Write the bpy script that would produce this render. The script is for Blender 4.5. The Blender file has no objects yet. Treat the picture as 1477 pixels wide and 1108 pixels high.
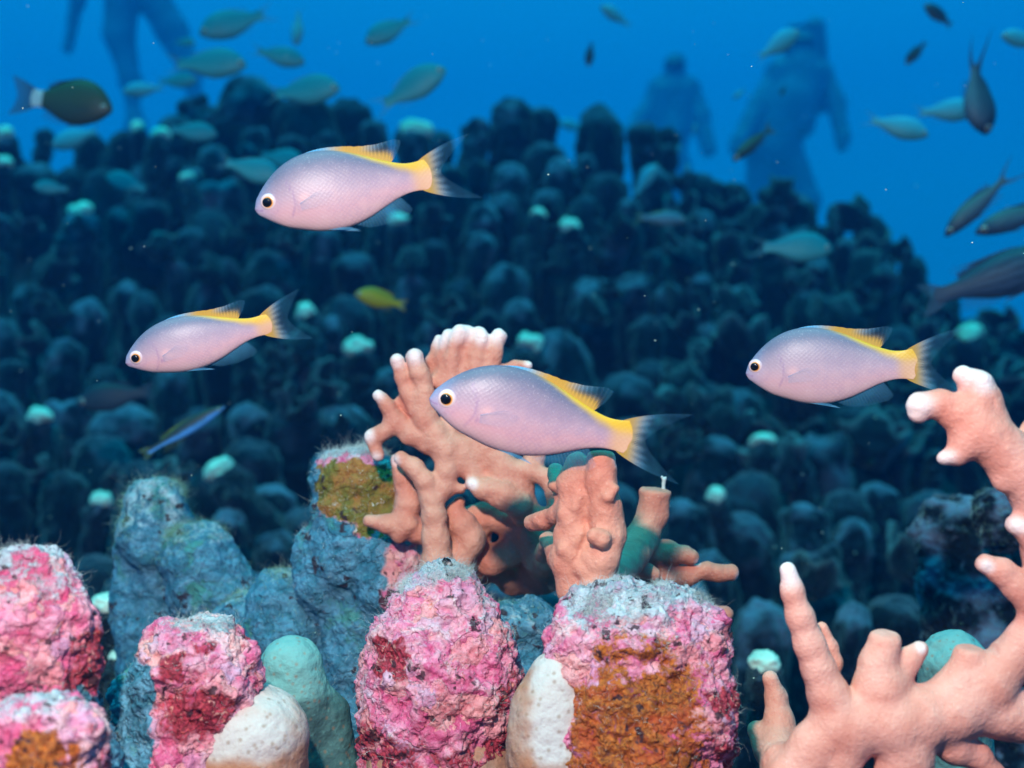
import bpy, bmesh, math, random
import numpy as np
from mathutils import Vector, Matrix

C = bpy.context.scene
COL = C.collection
R = math.radians
random.seed(7)
rng = np.random.default_rng(11)

# ------------------------------------------------------------------ camera, water light, exposure
F = 1740.0                      # focal length in photograph pixels (1477 wide)
CX, CY = 738.5, 554.0
cam = bpy.data.cameras.new('camera'); camo = bpy.data.objects.new('camera', cam); COL.objects.link(camo)
camo.rotation_euler = (R(90), 0, 0)
cam.sensor_width = 36.0; cam.lens = 36.0 * F / 1477.0
cam.clip_start = 0.01; cam.clip_end = 200
cam.dof.use_dof = True; cam.dof.focus_distance = 0.385; cam.dof.aperture_fstop = 12.0
C.camera = camo

w = bpy.data.worlds.new('World'); C.world = w; w.use_nodes = True
nt = w.node_tree; nt.nodes.clear()
def N(nt, t, **kw):
    n = nt.nodes.new(t)
    for k, v in kw.items():
        if k in n.inputs: n.inputs[k].default_value = v
        else: setattr(n, k, v)
    return n
wo = N(nt, 'ShaderNodeOutputWorld'); bg = N(nt, 'ShaderNodeBackground'); bg.inputs[1].default_value = 1.0
tc = N(nt, 'ShaderNodeTexCoord'); sep = N(nt, 'ShaderNodeSeparateXYZ'); mr = N(nt, 'ShaderNodeMapRange')
mr.inputs[1].default_value = -1; mr.inputs[2].default_value = 1
ramp = N(nt, 'ShaderNodeValToRGB')
def set_ramp(r, stops):
    e = r.color_ramp.elements
    while len(e) > 1: e.remove(e[0])
    e[0].position = stops[0][0]; e[0].color = (*stops[0][1], 1)
    for p, c in stops[1:]:
        x = e.new(p); x.color = (*c, 1)
set_ramp(ramp, [(0.0, (0.0, 0.003, 0.02)), (0.38, (0.0, 0.012, 0.07)), (0.50, (0.0, 0.14, 0.55)),
                (0.62, (0.0002, 0.165, 0.63)), (0.80, (0.005, 0.42, 0.90)), (1.0, (0.015, 0.85, 1.10))])
nt.links.new(tc.outputs['Generated'], sep.inputs[0]); nt.links.new(sep.outputs[2], mr.inputs[0])
nt.links.new(mr.outputs[0], ramp.inputs[0]); nt.links.new(ramp.outputs[0], bg.inputs[0]); nt.links.new(bg.outputs[0], wo.inputs[0])

sun = bpy.data.lights.new('sun', 'SUN'); suno = bpy.data.objects.new('sun', sun); COL.objects.link(suno)
sun.energy = 2.2; sun.color = (0.018, 0.86, 0.95); sun.angle = R(50)      # daylight after metres of water
suno.rotation_euler = (R(14), R(-8), 0)
# the photograph is lit by the diver's flash, held above and left of the lens (its shadows show it)
st = bpy.data.lights.new('camera_flash', 'POINT'); sto = bpy.data.objects.new('camera_flash', st); COL.objects.link(sto)
st.energy = 12.0; st.color = (1.0, 0.87, 0.81); st.shadow_soft_size = 0.010
sto.location = (-0.07, 0.0, 0.185)
C.view_settings.view_transform = 'Standard'; C.view_settings.look = 'None'
C.view_settings.exposure = 0; C.view_settings.gamma = 1
C.cycles.use_denoising = True
C.cycles.max_bounces = 6; C.cycles.volume_bounces = 0; C.cycles.transparent_max_bounces = 16
C.cycles.diffuse_bounces = 3; C.cycles.sample_clamp_indirect = 4

# ------------------------------------------------------------------ helpers
def P(px, py, d): return Vector(((px - CX) * d / F, d, (CY - py) * d / F))
def link(name, me, parent=None):
    o = bpy.data.objects.new(name, me); COL.objects.link(o)
    if parent is not None: o.parent = parent
    return o
def tag(o, label=None, cat=None, group=None, kind=None):
    if label: o['label'] = label
    if cat: o['category'] = cat
    if group: o['group'] = group
    if kind: o['kind'] = kind
    return o
def empty(name, loc=(0, 0, 0)):
    o = bpy.data.objects.new(name, None); COL.objects.link(o); o.location = loc; o.empty_display_size = .01
    return o
def dup(root):
    r = root.copy(); COL.objects.link(r)
    for k in ('label', 'group'):
        if k in r: del r[k]
    for ch in list(root.children):
        c = ch.copy(); COL.objects.link(c); c.parent = r
        for g in list(ch.children):
            d = g.copy(); COL.objects.link(d); d.parent = c
    return r
def mesh_from(name, V, Fc, mat, attrs=None, smooth=True):
    me = bpy.data.meshes.new(name)
    V = np.asarray(V, np.float32)
    if isinstance(Fc, np.ndarray) and Fc.ndim == 2:
        n, k = Fc.shape
        me.vertices.add(len(V)); me.vertices.foreach_set('co', V.ravel())
        me.loops.add(n * k); me.loops.foreach_set('vertex_index', Fc.astype(np.int32).ravel())
        me.polygons.add(n); me.polygons.foreach_set('loop_start', np.arange(0, n * k, k, dtype=np.int32))
        me.update(calc_edges=True); me.validate()
    else:
        me.from_pydata([tuple(v) for v in V], [], [tuple(f) for f in Fc]); me.update()
    if attrs:
        for a, v in attrs.items():
            at = me.attributes.new(a, 'FLOAT', 'POINT'); at.data.foreach_set('value', np.asarray(v, np.float32))
    if smooth: me.polygons.foreach_set('use_smooth', np.ones(len(me.polygons), bool))
    if mat: me.materials.append(mat)
    return me
def vnormals(me):
    n = np.empty(len(me.vertices) * 3, np.float32); me.vertices.foreach_get('normal', n); return n.reshape(-1, 3)

# numpy noise ------------------------------------------------------
def _h(i, j, k, s):
    x = (i.astype(np.int64) * 374761393 + j.astype(np.int64) * 668265263 + k.astype(np.int64) * 2147483647 + s * 974711) & 0xffffffff
    x = ((x ^ (x >> 13)) * 1274126177) & 0xffffffff
    x = ((x ^ (x >> 16)) * 2246822519) & 0xffffffff
    return ((x ^ (x >> 15)) & 0xffffff) / float(0xffffff)
def vnoise(Q, s=0):
    i = np.floor(Q).astype(np.int64); f = Q - i; f = f * f * f * (f * (f * 6 - 15) + 10)
    r = 0
    for a in (0, 1):
        for b in (0, 1):
            for c in (0, 1):
                wgt = (f[:, 0] if a else 1 - f[:, 0]) * (f[:, 1] if b else 1 - f[:, 1]) * (f[:, 2] if c else 1 - f[:, 2])
                r = r + wgt * _h(i[:, 0] + a, i[:, 1] + b, i[:, 2] + c, s)
    return r * 2 - 1
def fbm(Q, o=4, s=0, g=.5):
    r = 0; a = 1; t = 0
    for k in range(o):
        r = r + a * vnoise(Q * (2.03 ** k) + 17.3 * k, s + k); t += a; a *= g
    return r / t * 1.6
def worley(Q, s=0):
    i = np.floor(Q).astype(np.int64); n = len(Q)
    f1 = np.full(n, 9.); f2 = np.full(n, 9.); cid = np.zeros(n)
    for a in (-1, 0, 1):
        for b in (-1, 0, 1):
            for c in (-1, 0, 1):
                x, y, z = i[:, 0] + a, i[:, 1] + b, i[:, 2] + c
                d = np.sqrt((x + _h(x, y, z, s) - Q[:, 0]) ** 2 + (y + _h(x, y, z, s + 1) - Q[:, 1]) ** 2 + (z + _h(x, y, z, s + 2) - Q[:, 2]) ** 2)
                m = d < f1
                f2 = np.where(m, f1, np.minimum(f2, d)); cid = np.where(m, _h(x, y, z, s + 3), cid); f1 = np.where(m, d, f1)
    return f1, f2, cid
def sm(a, b, x):
    t = np.clip((x - a) / (b - a), 0, 1); return t * t * (3 - 2 * t)

# signed-distance capsules -> surface-nets mesh ---------------------
def sdf_mesh(caps, h, k, cuts=(), pad=None):
    A = np.array([c[0] for c in caps], float); B = np.array([c[1] for c in caps], float); r = np.array([c[2] for c in caps], float)
    pad = pad or 3 * h
    lo = np.minimum((A - r.max(1)[:, None]).min(0), (B - r.max(1)[:, None]).min(0)) - pad
    hi = np.maximum((A + r.max(1)[:, None]).max(0), (B + r.max(1)[:, None]).max(0)) + pad
    n = np.ceil((hi - lo) / h).astype(int) + 1
    f = np.full(n, 1e3, np.float32)
    ax = [lo[q] + h * np.arange(n[q]) for q in range(3)]
    for a, b, rr in zip(A, B, r):
        m = rr.max() + k + 2 * h
        l = np.maximum(((np.minimum(a, b) - m - lo) / h).astype(int), 0)
        u = np.minimum(((np.maximum(a, b) + m - lo) / h).astype(int) + 2, n)
        X, Y, Z = np.meshgrid(ax[0][l[0]:u[0]], ax[1][l[1]:u[1]], ax[2][l[2]:u[2]], indexing='ij')
        ba = b - a; L = max(float(ba @ ba), 1e-9)
        t = np.clip(((X - a[0]) * ba[0] + (Y - a[1]) * ba[1] + (Z - a[2]) * ba[2]) / L, 0, 1)
        d = np.sqrt((X - a[0] - t * ba[0]) ** 2 + (Y - a[1] - t * ba[1]) ** 2 + (Z - a[2] - t * ba[2]) ** 2) - (rr[0] + t * (rr[1] - rr[0]))
        s = f[l[0]:u[0], l[1]:u[1], l[2]:u[2]]
        hh = np.maximum(k - np.abs(s - d), 0) / k
        f[l[0]:u[0], l[1]:u[1], l[2]:u[2]] = np.minimum(s, d) - hh * hh * k * .25
    for (c, nn, rad) in cuts:                     # flattened (broken) branch ends
        c = np.array(c, float); nn = np.array(nn, float); nn /= np.linalg.norm(nn)
        l = np.maximum(((c - rad - lo) / h).astype(int), 0); u = np.minimum(((c + rad - lo) / h).astype(int) + 2, n)
        X, Y, Z = np.meshgrid(ax[0][l[0]:u[0]], ax[1][l[1]:u[1]], ax[2][l[2]:u[2]], indexing='ij')
        d = (X - c[0]) * nn[0] + (Y - c[1]) * nn[1] + (Z - c[2]) * nn[2]
        s = f[l[0]:u[0], l[1]:u[1], l[2]:u[2]]
        kk = 3 * h; hh = np.maximum(kk - np.abs(s - d), 0) / kk
        f[l[0]:u[0], l[1]:u[1], l[2]:u[2]] = np.maximum(s, d) + hh * hh * kk * .25
    ins = f < 0
    cnt = np.zeros(n - 1, np.int8)
    offs = [(a, b, c) for a in (0, 1) for b in (0, 1) for c in (0, 1)]
    sl = lambda o: tuple(slice(o[q], n[q] - 1 + o[q]) for q in range(3))
    for o in offs: cnt += ins[sl(o)]
    act = (cnt > 0) & (cnt < 8)
    I = np.argwhere(act); idx = -np.ones(n - 1, np.int64); idx[act] = np.arange(len(I))
    S = np.zeros((len(I), 3)); W = np.zeros(len(I))
    for o in offs:
        for q in range(3):
            if o[q] == 0:
                o2 = list(o); o2[q] = 1
                fa = f[I[:, 0] + o[0], I[:, 1] + o[1], I[:, 2] + o[2]]; fb = f[I[:, 0] + o2[0], I[:, 1] + o2[1], I[:, 2] + o2[2]]
                m = (fa < 0) != (fb < 0); t = np.where(m, fa / np.where(m, fa - fb, 1), 0)
                p = np.tile(np.array(o, float), (len(I), 1)); p[:, q] = t
                S += p * m[:, None]; W += m
    V = lo + h * (I + S / W[:, None])
    quads = []
    for q in range(3):
        a, b = (q + 1) % 3, (q + 2) % 3
        s1 = [slice(None)] * 3; s2 = [slice(None)] * 3; s1[q] = slice(0, n[q] - 1); s2[q] = slice(1, n[q])
        e = np.argwhere(ins[tuple(s1)] != ins[tuple(s2)])
        e = e[(e[:, a] > 0) & (e[:, b] > 0) & (e[:, a] < n[a] - 1) & (e[:, b] < n[b] - 1)]
        flip = ins[e[:, 0], e[:, 1], e[:, 2]]
        def cell(da, db):
            x = e.copy(); x[:, a] -= da; x[:, b] -= db; return idx[x[:, 0], x[:, 1], x[:, 2]]
        Q = np.stack([cell(1, 1), cell(0, 1), cell(0, 0), cell(1, 0)], 1)
        Q[~flip] = Q[~flip][:, ::-1]
        quads.append(Q)
    return V, np.concatenate(quads)

# ------------------------------------------------------------------ materials
def new_mat(name):
    m = bpy.data.materials.new(name); m.use_nodes = True; t = m.node_tree; t.nodes.clear()
    out = N(t, 'ShaderNodeOutputMaterial'); bs = N(t, 'ShaderNodeBsdfPrincipled'); t.links.new(bs.outputs[0], out.inputs[0])
    return m, t, bs, out
def attr(t, name): return N(t, 'ShaderNodeAttribute', attribute_name=name).outputs['Fac']
def noise(t, scale, detail=4, rough=.55, vec=None, dist=0):
    n = N(t, 'ShaderNodeTexNoise'); n.inputs['Scale'].default_value = scale; n.inputs['Detail'].default_value = detail
    n.inputs['Roughness'].default_value = rough; n.inputs['Distortion'].default_value = dist
    if vec is not None: t.links.new(vec, n.inputs['Vector'])
    return n
def vor(t, scale, feature='F1', vec=None, rnd=1):
    n = N(t, 'ShaderNodeTexVoronoi', feature=feature); n.inputs['Scale'].default_value = scale; n.inputs['Randomness'].default_value = rnd
    if vec is not None: t.links.new(vec, n.inputs['Vector'])
    return n
def mrange(t, v, a, b, c=0, d=1, smooth=True):
    n = N(t, 'ShaderNodeMapRange'); n.interpolation_type = 'SMOOTHSTEP' if smooth else 'LINEAR'
    t.links.new(v, n.inputs[0]); n.inputs[1].default_value = a; n.inputs[2].default_value = b; n.inputs[3].default_value = c; n.inputs[4].default_value = d
    return n.outputs[0]
def math_(t, op, a, b=None, c=None):
    n = N(t, 'ShaderNodeMath', operation=op)
    for i, v in enumerate((a, b, c)):
        if v is None: continue
        if isinstance(v, (int, float)): n.inputs[i].default_value = v
        else: t.links.new(v, n.inputs[i])
    return n.outputs[0]
def mix(t, fac, a, b, blend='MIX'):
    n = N(t, 'ShaderNodeMix', data_type='RGBA', blend_type=blend)
    for sock, v in ((n.inputs[0], fac), (n.inputs[6], a), (n.inputs[7], b)):
        if isinstance(v, (int, float)): sock.default_value = v
        elif isinstance(v, tuple): sock.default_value = (*v, 1)
        else: t.links.new(v, sock)
    return n.outputs[2]
def bump(t, h, dist, strength=1.0, prev=None):
    n = N(t, 'ShaderNodeBump'); n.inputs['Distance'].default_value = dist; n.inputs['Strength'].default_value = strength
    t.links.new(h, n.inputs['Height'])
    if prev is not None: t.links.new(prev, n.inputs['Normal'])
    return n.outputs[0]
def objco(t): return N(t, 'ShaderNodeTexCoord').outputs['Object']

def mat_fire(name, lo, hi):
    m, t, bs, _ = new_mat(name); co = objco(t)
    n1 = noise(t, 55, 4, .6, co); n2 = noise(t, 900, 3, .6, co); n3 = noise(t, 16, 3, .5, co)
    c = mix(t, mrange(t, n1.outputs[0], .35, .68), lo, hi)
    c = mix(t, mrange(t, n3.outputs[0], .45, .7, 0, .5), c, tuple(x * .88 for x in lo))
    vp = vor(t, 520, 'F1', co, .9); c = mix(t, mrange(t, vp.outputs['Distance'], .10, .30, .16, 0), c, (.86, .55, .44)); c = mix(t, mrange(t, n2.outputs[0], .62, .78, 0, .35), c, (.82, .48, .38))
    f = math_(t, 'ADD', attr(t, 'tip'), math_(t, 'MULTIPLY', math_(t, 'SUBTRACT', n1.outputs[0], .5), .5))
    c = mix(t, mrange(t, f, .05, 1.25), c, (.86, .68, .65))
    t.links.new(c, bs.inputs['Base Color']); bs.inputs['Roughness'].default_value = .62
    bs.inputs['Specular IOR Level'].default_value = .25
    bs.inputs['Subsurface Weight'].default_value = .12; bs.inputs['Subsurface Radius'].default_value = (.004, .002, .001); bs.inputs['Subsurface Scale'].default_value = 1
    b = bump(t, n2.outputs[0], .0005, .7); b = bump(t, mrange(t, vp.outputs['Distance'], .05, .35, 1, 0), .00012, .4, b); b = bump(t, noise(t, 220, 3, .5, co).outputs[0], .0008, .5, b)
    t.links.new(b, bs.inputs['Normal']); return m

def mat_crust():
    m, t, bs, _ = new_mat('coralline_crust'); co0 = objco(t)
    wn = noise(t, 70, 4, .6, co0); wv = N(t, 'ShaderNodeVectorMath', operation='SCALE'); t.links.new(wn.outputs['Color'], wv.inputs[0]); wv.inputs['Scale'].default_value = .022
    wa = N(t, 'ShaderNodeVectorMath', operation='ADD'); t.links.new(co0, wa.inputs[0]); t.links.new(wv.outputs[0], wa.inputs[1]); co = wa.outputs[0]
    nb = noise(t, 60, 5, .6, co, .6); nm = noise(t, 170, 5, .65, co, .4); nf = noise(t, 650, 4, .65, co)
    v1 = vor(t, 130, 'F1', co); v2 = vor(t, 330, 'F1', co); ve = vor(t, 130, 'DISTANCE_TO_EDGE', co)
    sepc = N(t, 'ShaderNodeSeparateColor'); t.links.new(v1.outputs['Color'], sepc.inputs[0])
    c = mix(t, mrange(t, nm.outputs[0], .36, .62), (.62, .08, .20), (.80, .27, .38))
    c = mix(t, mrange(t, attr(t, 'cell'), .55, .9, 0, .35), c, (.74, .42, .46))
    oi = N(t, 'ShaderNodeObjectInfo'); ov = N(t, 'ShaderNodeVectorMath', operation='ADD'); t.links.new(co, ov.inputs[0]); t.links.new(oi.outputs['Random'], ov.inputs[1])
    nl = noise(t, 34, 3, .55, ov.outputs[0], 1.0)
    c = mix(t, mrange(t, nl.outputs[0], .53, .66, 0, .75), c, mix(t, mrange(t, nf.outputs[0], .4, .65), (.78, .46, .42), (.84, .66, .64)))
    c = mix(t, mrange(t, nl.outputs[0], .46, .36, 0, .7), c, (.52, .05, .13))
    c = mix(t, mrange(t, sepc.outputs[0], .66, .95, 0, .6), c, (.80, .36, .30))
    c = mix(t, mrange(t, sepc.outputs[1], .7, .95, 0, .6), c, (.56, .36, .50))
    c = mix(t, mrange(t, nm.outputs[0], .56, .72, 0, .8), c, (.82, .60, .60))
    c = mix(t, mrange(t, nb.outputs[0], .60, .74, 0, .7), c, (.46, .05, .08))
    f = math_(t, 'ADD', attr(t, 'deep'), math_(t, 'ADD', math_(t, 'MULTIPLY', math_(t, 'SUBTRACT', nm.outputs[0], .5), 2.4), math_(t, 'MULTIPLY', math_(t, 'SUBTRACT', nf.outputs[0], .5), 1.4)))
    deep = mix(t, mrange(t, nf.outputs[0], .4, .62), (.16, .008, .015), (.50, .045, .075))
    deep = mix(t, mrange(t, v2.outputs['Distance'], .12, .3, .8, 0), deep, (.75, .30, .24))
    c = mix(t, mrange(t, f, .25, .85), c, deep)
    f = math_(t, 'ADD', attr(t, 'brown'), math_(t, 'ADD', math_(t, 'MULTIPLY', math_(t, 'SUBTRACT', nm.outputs[0], .5), 2.2), math_(t, 'MULTIPLY', math_(t, 'SUBTRACT', nf.outputs[0], .5), 1.6)))
    br = mix(t, mrange(t, nf.outputs[0], .38, .65), (.20, .045, .006), (.52, .13, .014))
    br = mix(t, mrange(t, nb.outputs[0], .5, .65, 0, .7), br, (.46, .06, .015))
    c = mix(t, mrange(t, f, .3, .75), c, br)
    f = math_(t, 'ADD', attr(t, 'olive'), math_(t, 'MULTIPLY', math_(t, 'SUBTRACT', nm.outputs[0], .5), 1.4))
    ol = mix(t, mrange(t, nb.outputs[0], .4, .6), (.16, .13, .012), (.36, .15, .03))
    ol = mix(t, mrange(t, nf.outputs[0], .6, .7), ol, (.6, .55, .5))
    c = mix(t, mrange(t, f, .40, .6), c, ol)
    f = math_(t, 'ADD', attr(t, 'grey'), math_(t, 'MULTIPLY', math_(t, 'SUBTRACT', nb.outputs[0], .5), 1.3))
    gr = mix(t, mrange(t, nm.outputs[0], .35, .65), (.03, .14, .21), (.115, .29, .42))  # bluer than the rock itself: missing flash light put into the pigment
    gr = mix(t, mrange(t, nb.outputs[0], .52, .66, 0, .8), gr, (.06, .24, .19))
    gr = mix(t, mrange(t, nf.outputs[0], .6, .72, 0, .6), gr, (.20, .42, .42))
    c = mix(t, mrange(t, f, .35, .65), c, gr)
    f = math_(t, 'ADD', attr(t, 'turf'), math_(t, 'MULTIPLY', math_(t, 'SUBTRACT', nm.outputs[0], .5), 2.6))
    tu = mix(t, mrange(t, nm.outputs[0], .35, .66), (.14, .26, .28), (.42, .52, .56))
    tu = mix(t, mrange(t, nf.outputs[0], .58, .7), tu, (.70, .68, .66))
    c = mix(t, mrange(t, f, .4, 1.0, 0, .85), c, tu)
    # pits and cracks of the crust
    c = mix(t, mrange(t, attr(t, 'pit'), .3, .8, 0, .9), c, (.035, .012, .018))
    c = mix(t, mrange(t, nf.outputs[0], .30, .40, .65, 0), c, (.10, .03, .04))
    t.links.new(c, bs.inputs['Base Color']); bs.inputs['Roughness'].default_value = .68; bs.inputs['Specular IOR Level'].default_value = .3
    b = bump(t, nf.outputs[0], .0009, .8); b = bump(t, nm.outputs[0], .0016, .7, b); b = bump(t, mrange(t, ve.outputs['Distance'], 0, .12), .0006, .7, b)
    t.links.new(b, bs.inputs['Normal']); return m

def mat_skirt(name='living_coral_tissue', hi=(.54, .46, .43), lo=(.40, .16, .085)):
    m, t, bs, _ = new_mat(name); co = objco(t)
    v = vor(t, 380, 'F1', co, 1); n = noise(t, 45, 3, .5, co); nf = noise(t, 500, 4, .6, co); n8 = noise(t, 160, 3, .5, co)
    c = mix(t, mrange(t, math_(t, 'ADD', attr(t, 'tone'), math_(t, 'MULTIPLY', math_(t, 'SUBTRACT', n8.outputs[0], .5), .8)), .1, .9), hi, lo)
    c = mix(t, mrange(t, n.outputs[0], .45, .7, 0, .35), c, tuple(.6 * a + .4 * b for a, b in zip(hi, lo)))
    c = mix(t, mrange(t, v.outputs['Distance'], .08, .34, .55, 0), c, (.26, .14, .08))
    c = mix(t, mrange(t, nf.outputs[0], .55, .75, 0, .3), c, tuple(min(.85, x * 1.08) for x in hi))
    t.links.new(c, bs.inputs['Base Color']); bs.inputs['Roughness'].default_value = .7; bs.inputs['Specular IOR Level'].default_value = .2
    b = bump(t, n8.outputs[0], .0022, .6); b = bump(t, nf.outputs[0], .0007, .6, b)
    t.links.new(b, bs.inputs['Normal']); return m

def mat_reef(name, side, top, rough=.85, pale=None):
    m, t, bs, _ = new_mat(name); co = objco(t)
    oi = N(t, 'ShaderNodeObjectInfo'); n = noise(t, 26, 4, .6, co); nf = noise(t, 120, 4, .65, co)
    vec = N(t, 'ShaderNodeVectorMath', operation='ADD'); t.links.new(co, vec.inputs[0]); t.links.new(oi.outputs['Random'], vec.inputs[1])
    n = noise(t, 30, 4, .6, vec.outputs[0])
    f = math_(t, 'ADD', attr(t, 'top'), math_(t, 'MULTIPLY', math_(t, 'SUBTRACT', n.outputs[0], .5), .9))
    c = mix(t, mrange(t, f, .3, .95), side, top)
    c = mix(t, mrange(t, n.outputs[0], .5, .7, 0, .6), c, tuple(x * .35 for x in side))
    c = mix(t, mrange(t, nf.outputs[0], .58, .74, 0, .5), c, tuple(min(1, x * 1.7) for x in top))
    c = mix(t, mrange(t, oi.outputs['Random'], .15, .75, 0, .95, False), c, mix(t, .82, c, (.006, .010, .014)))
    t.links.new(c, bs.inputs['Base Color']); bs.inputs['Roughness'].default_value = rough; bs.inputs['Specular IOR Level'].default_value = .1
    bs.inputs['Sheen Weight'].default_value = .35; bs.inputs['Sheen Roughness'].default_value = .35; bs.inputs['Sheen Tint'].default_value = (.5, .9, 1, 1)
    b = bump(t, nf.outputs[0], .006, .7); b = bump(t, n.outputs[0], .012, .6, b)
    t.links.new(b, bs.inputs['Normal']); return m

def mat_plain(name, col, rough=.6, var=.25, scale=60, spec=.3, bumpd=.0):
    m, t, bs, _ = new_mat(name); co = objco(t); n = noise(t, scale, 4, .6, co)
    c = mix(t, mrange(t, n.outputs[0], .3, .7), tuple(x * (1 - var) for x in col), tuple(min(1, x * (1 + var)) for x in col))
    t.links.new(c, bs.inputs['Base Color']); bs.inputs['Roughness'].default_value = rough; bs.inputs['Specular IOR Level'].default_value = spec
    if bumpd: t.links.new(bump(t, n.outputs[0], bumpd, .7), bs.inputs['Normal'])
    return m

def mat_damsel():
    m, t, bs, _ = new_mat('pink_damsel_skin'); co = objco(t)
    rel = attr(t, 'rel'); u = attr(t, 'u'); yel = attr(t, 'yel'); mark = attr(t, 'mark')
    n = noise(t, 14, 3, .5, co); nf = noise(t, 90, 3, .6, co)
    r2 = math_(t, 'ADD', rel, math_(t, 'MULTIPLY', math_(t, 'SUBTRACT', n.outputs[0], .5), .35))
    cr = N(t, 'ShaderNodeValToRGB'); t.links.new(mrange(t, r2, -1, 1, 0, 1, False), cr.inputs[0])
    set_ramp(cr, [(0, (.62, .39, .39)), (.24, (.60, .31, .34)), (.48, (.45, .275, .33)), (.68, (.27, .19, .25)), (.88, (.125, .115, .175)), (1, (.11, .11, .165))])
    c = cr.outputs[0]
    c = mix(t, mrange(t, u, .16, .0, 0, .6), c, (.26, .30, .48))
    oi = N(t, 'ShaderNodeObjectInfo'); c = mix(t, math_(t, 'MULTIPLY', oi.outputs['Random'], .25), c, mix(t, mrange(t, rel, -.5, .8), (.60, .47, .50), (.26, .25, .36)))
    # scales: staggered rows
    sx = N(t, 'ShaderNodeMapping'); t.links.new(co, sx.inputs[0]); sx.inputs['Scale'].default_value = (1, 0, 1.15); sx.inputs['Rotation'].default_value = (0, R(45), 0)
    v = vor(t, 46, 'F1', sx.outputs[0], .25)
    sc = math_(t, 'MULTIPLY', mrange(t, v.outputs['Distance'], .12, .55), math_(t, 'MULTIPLY', mrange(t, u, .32, .52), mrange(t, rel, .9, .3)))
    c = mix(t, math_(t, 'MULTIPLY', math_(t, 'MULTIPLY', sc, mrange(t, n.outputs[0], .3, .65)), .24), c, (.30, .20, .32))
    c = mix(t, mrange(t, nf.outputs[0], .55, .75, 0, .18), c, (.85, .68, .72))
    c = mix(t, math_(t, 'MULTIPLY', mark, .75), c, (.25, .13, .28))
    c = mix(t, attr(t, 'blush'), c, (.95, .48, .42))
    yy = mix(t, mrange(t, rel, -.3, .8), (.66, .34, .17), (.68, .38, .02))
    c = mix(t, yel, c, yy)
    t.links.new(c, bs.inputs['Base Color']); bs.inputs['Roughness'].default_value = .42; bs.inputs['Specular IOR Level'].default_value = .35
    b = bump(t, v.outputs['Distance'], .006, .035); t.links.new(b, bs.inputs['Normal']); return m

def mat_fin(name, tint, yellow, amul=1.0, nray=60):
    m, t, bs, out = new_mat(name)
    ray = math_(t, 'SINE', math_(t, 'MULTIPLY', attr(t, 'ray'), nray))
    ry = mrange(t, ray, -.2, .9)
    c = mix(t, attr(t, 'yel'), tint, yellow)
    c = mix(t, math_(t, 'MULTIPLY', math_(t, 'MULTIPLY', ry, .3), math_(t, 'SUBTRACT', 1.0, attr(t, 'yel'))), c, (.30, .52, .70))
    t.links.new(c, bs.inputs['Base Color']); bs.inputs['Roughness'].default_value = .5; bs.inputs['Specular IOR Level'].default_value = .2
    a = math_(t, 'MULTIPLY', attr(t, 'al'), math_(t, 'ADD', math_(t, 'MULTIPLY', ry, .30), .72))
    tr = N(t, 'ShaderNodeBsdfTransparent'); tl = N(t, 'ShaderNodeBsdfTranslucent'); t.links.new(c, tl.inputs[0])
    mx0 = N(t, 'ShaderNodeMixShader'); mx0.inputs[0].default_value = .3; t.links.new(bs.outputs[0], mx0.inputs[1]); t.links.new(tl.outputs[0], mx0.inputs[2])
    mx = N(t, 'ShaderNodeMixShader'); t.links.new(math_(t, 'MINIMUM', math_(t, 'MULTIPLY', a, amul), 1.0), mx.inputs[0])
    t.links.new(tr.outputs[0], mx.inputs[1]); t.links.new(mx0.outputs[0], mx.inputs[2]); t.links.new(mx.outputs[0], out.inputs[0])
    return m

def mat_fish(name, back, mid, belly, stripes=None, head=None, tailc=None):
    m, t, bs, _ = new_mat(name); co = objco(t); n = noise(t, 10, 3, .5, co)
    rel = math_(t, 'ADD', attr(t, 'rel'), math_(t, 'MULTIPLY', math_(t, 'SUBTRACT', n.outputs[0], .5), .4)); u = attr(t, 'u')
    cr = N(t, 'ShaderNodeValToRGB'); t.links.new(mrange(t, rel, -1, 1, 0, 1, False), cr.inputs[0])
    set_ramp(cr, [(0, belly), (.3, belly), (.55, mid), (.9, back)])
    c = cr.outputs[0]
    if stripes:
        s = math_(t, 'SINE', math_(t, 'MULTIPLY', rel, stripes[0])); c = mix(t, mrange(t, s, .1, .8, 0, .85), c, stripes[1])
    if head: c = mix(t, mrange(t, u, .30, .05), c, head)
    if tailc: c = mix(t, mrange(t, u, tailc[0], tailc[0] + .03), c, tailc[1])
    sx = N(t, 'ShaderNodeMapping'); t.links.new(co, sx.inputs[0]); sx.inputs['Scale'].default_value = (1, 0, 1.15); sx.inputs['Rotation'].default_value = (0, R(45), 0)
    v = vor(t, 26, 'F1', sx.outputs[0], .15); c = mix(t, mrange(t, v.outputs['Distance'], .2, .55, 0, .25), c, tuple(x * .4 for x in mid))
    t.links.new(c, bs.inputs['Base Color']); bs.inputs['Roughness'].default_value = .5; bs.inputs['Specular IOR Level'].default_value = .25
    return m

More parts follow.
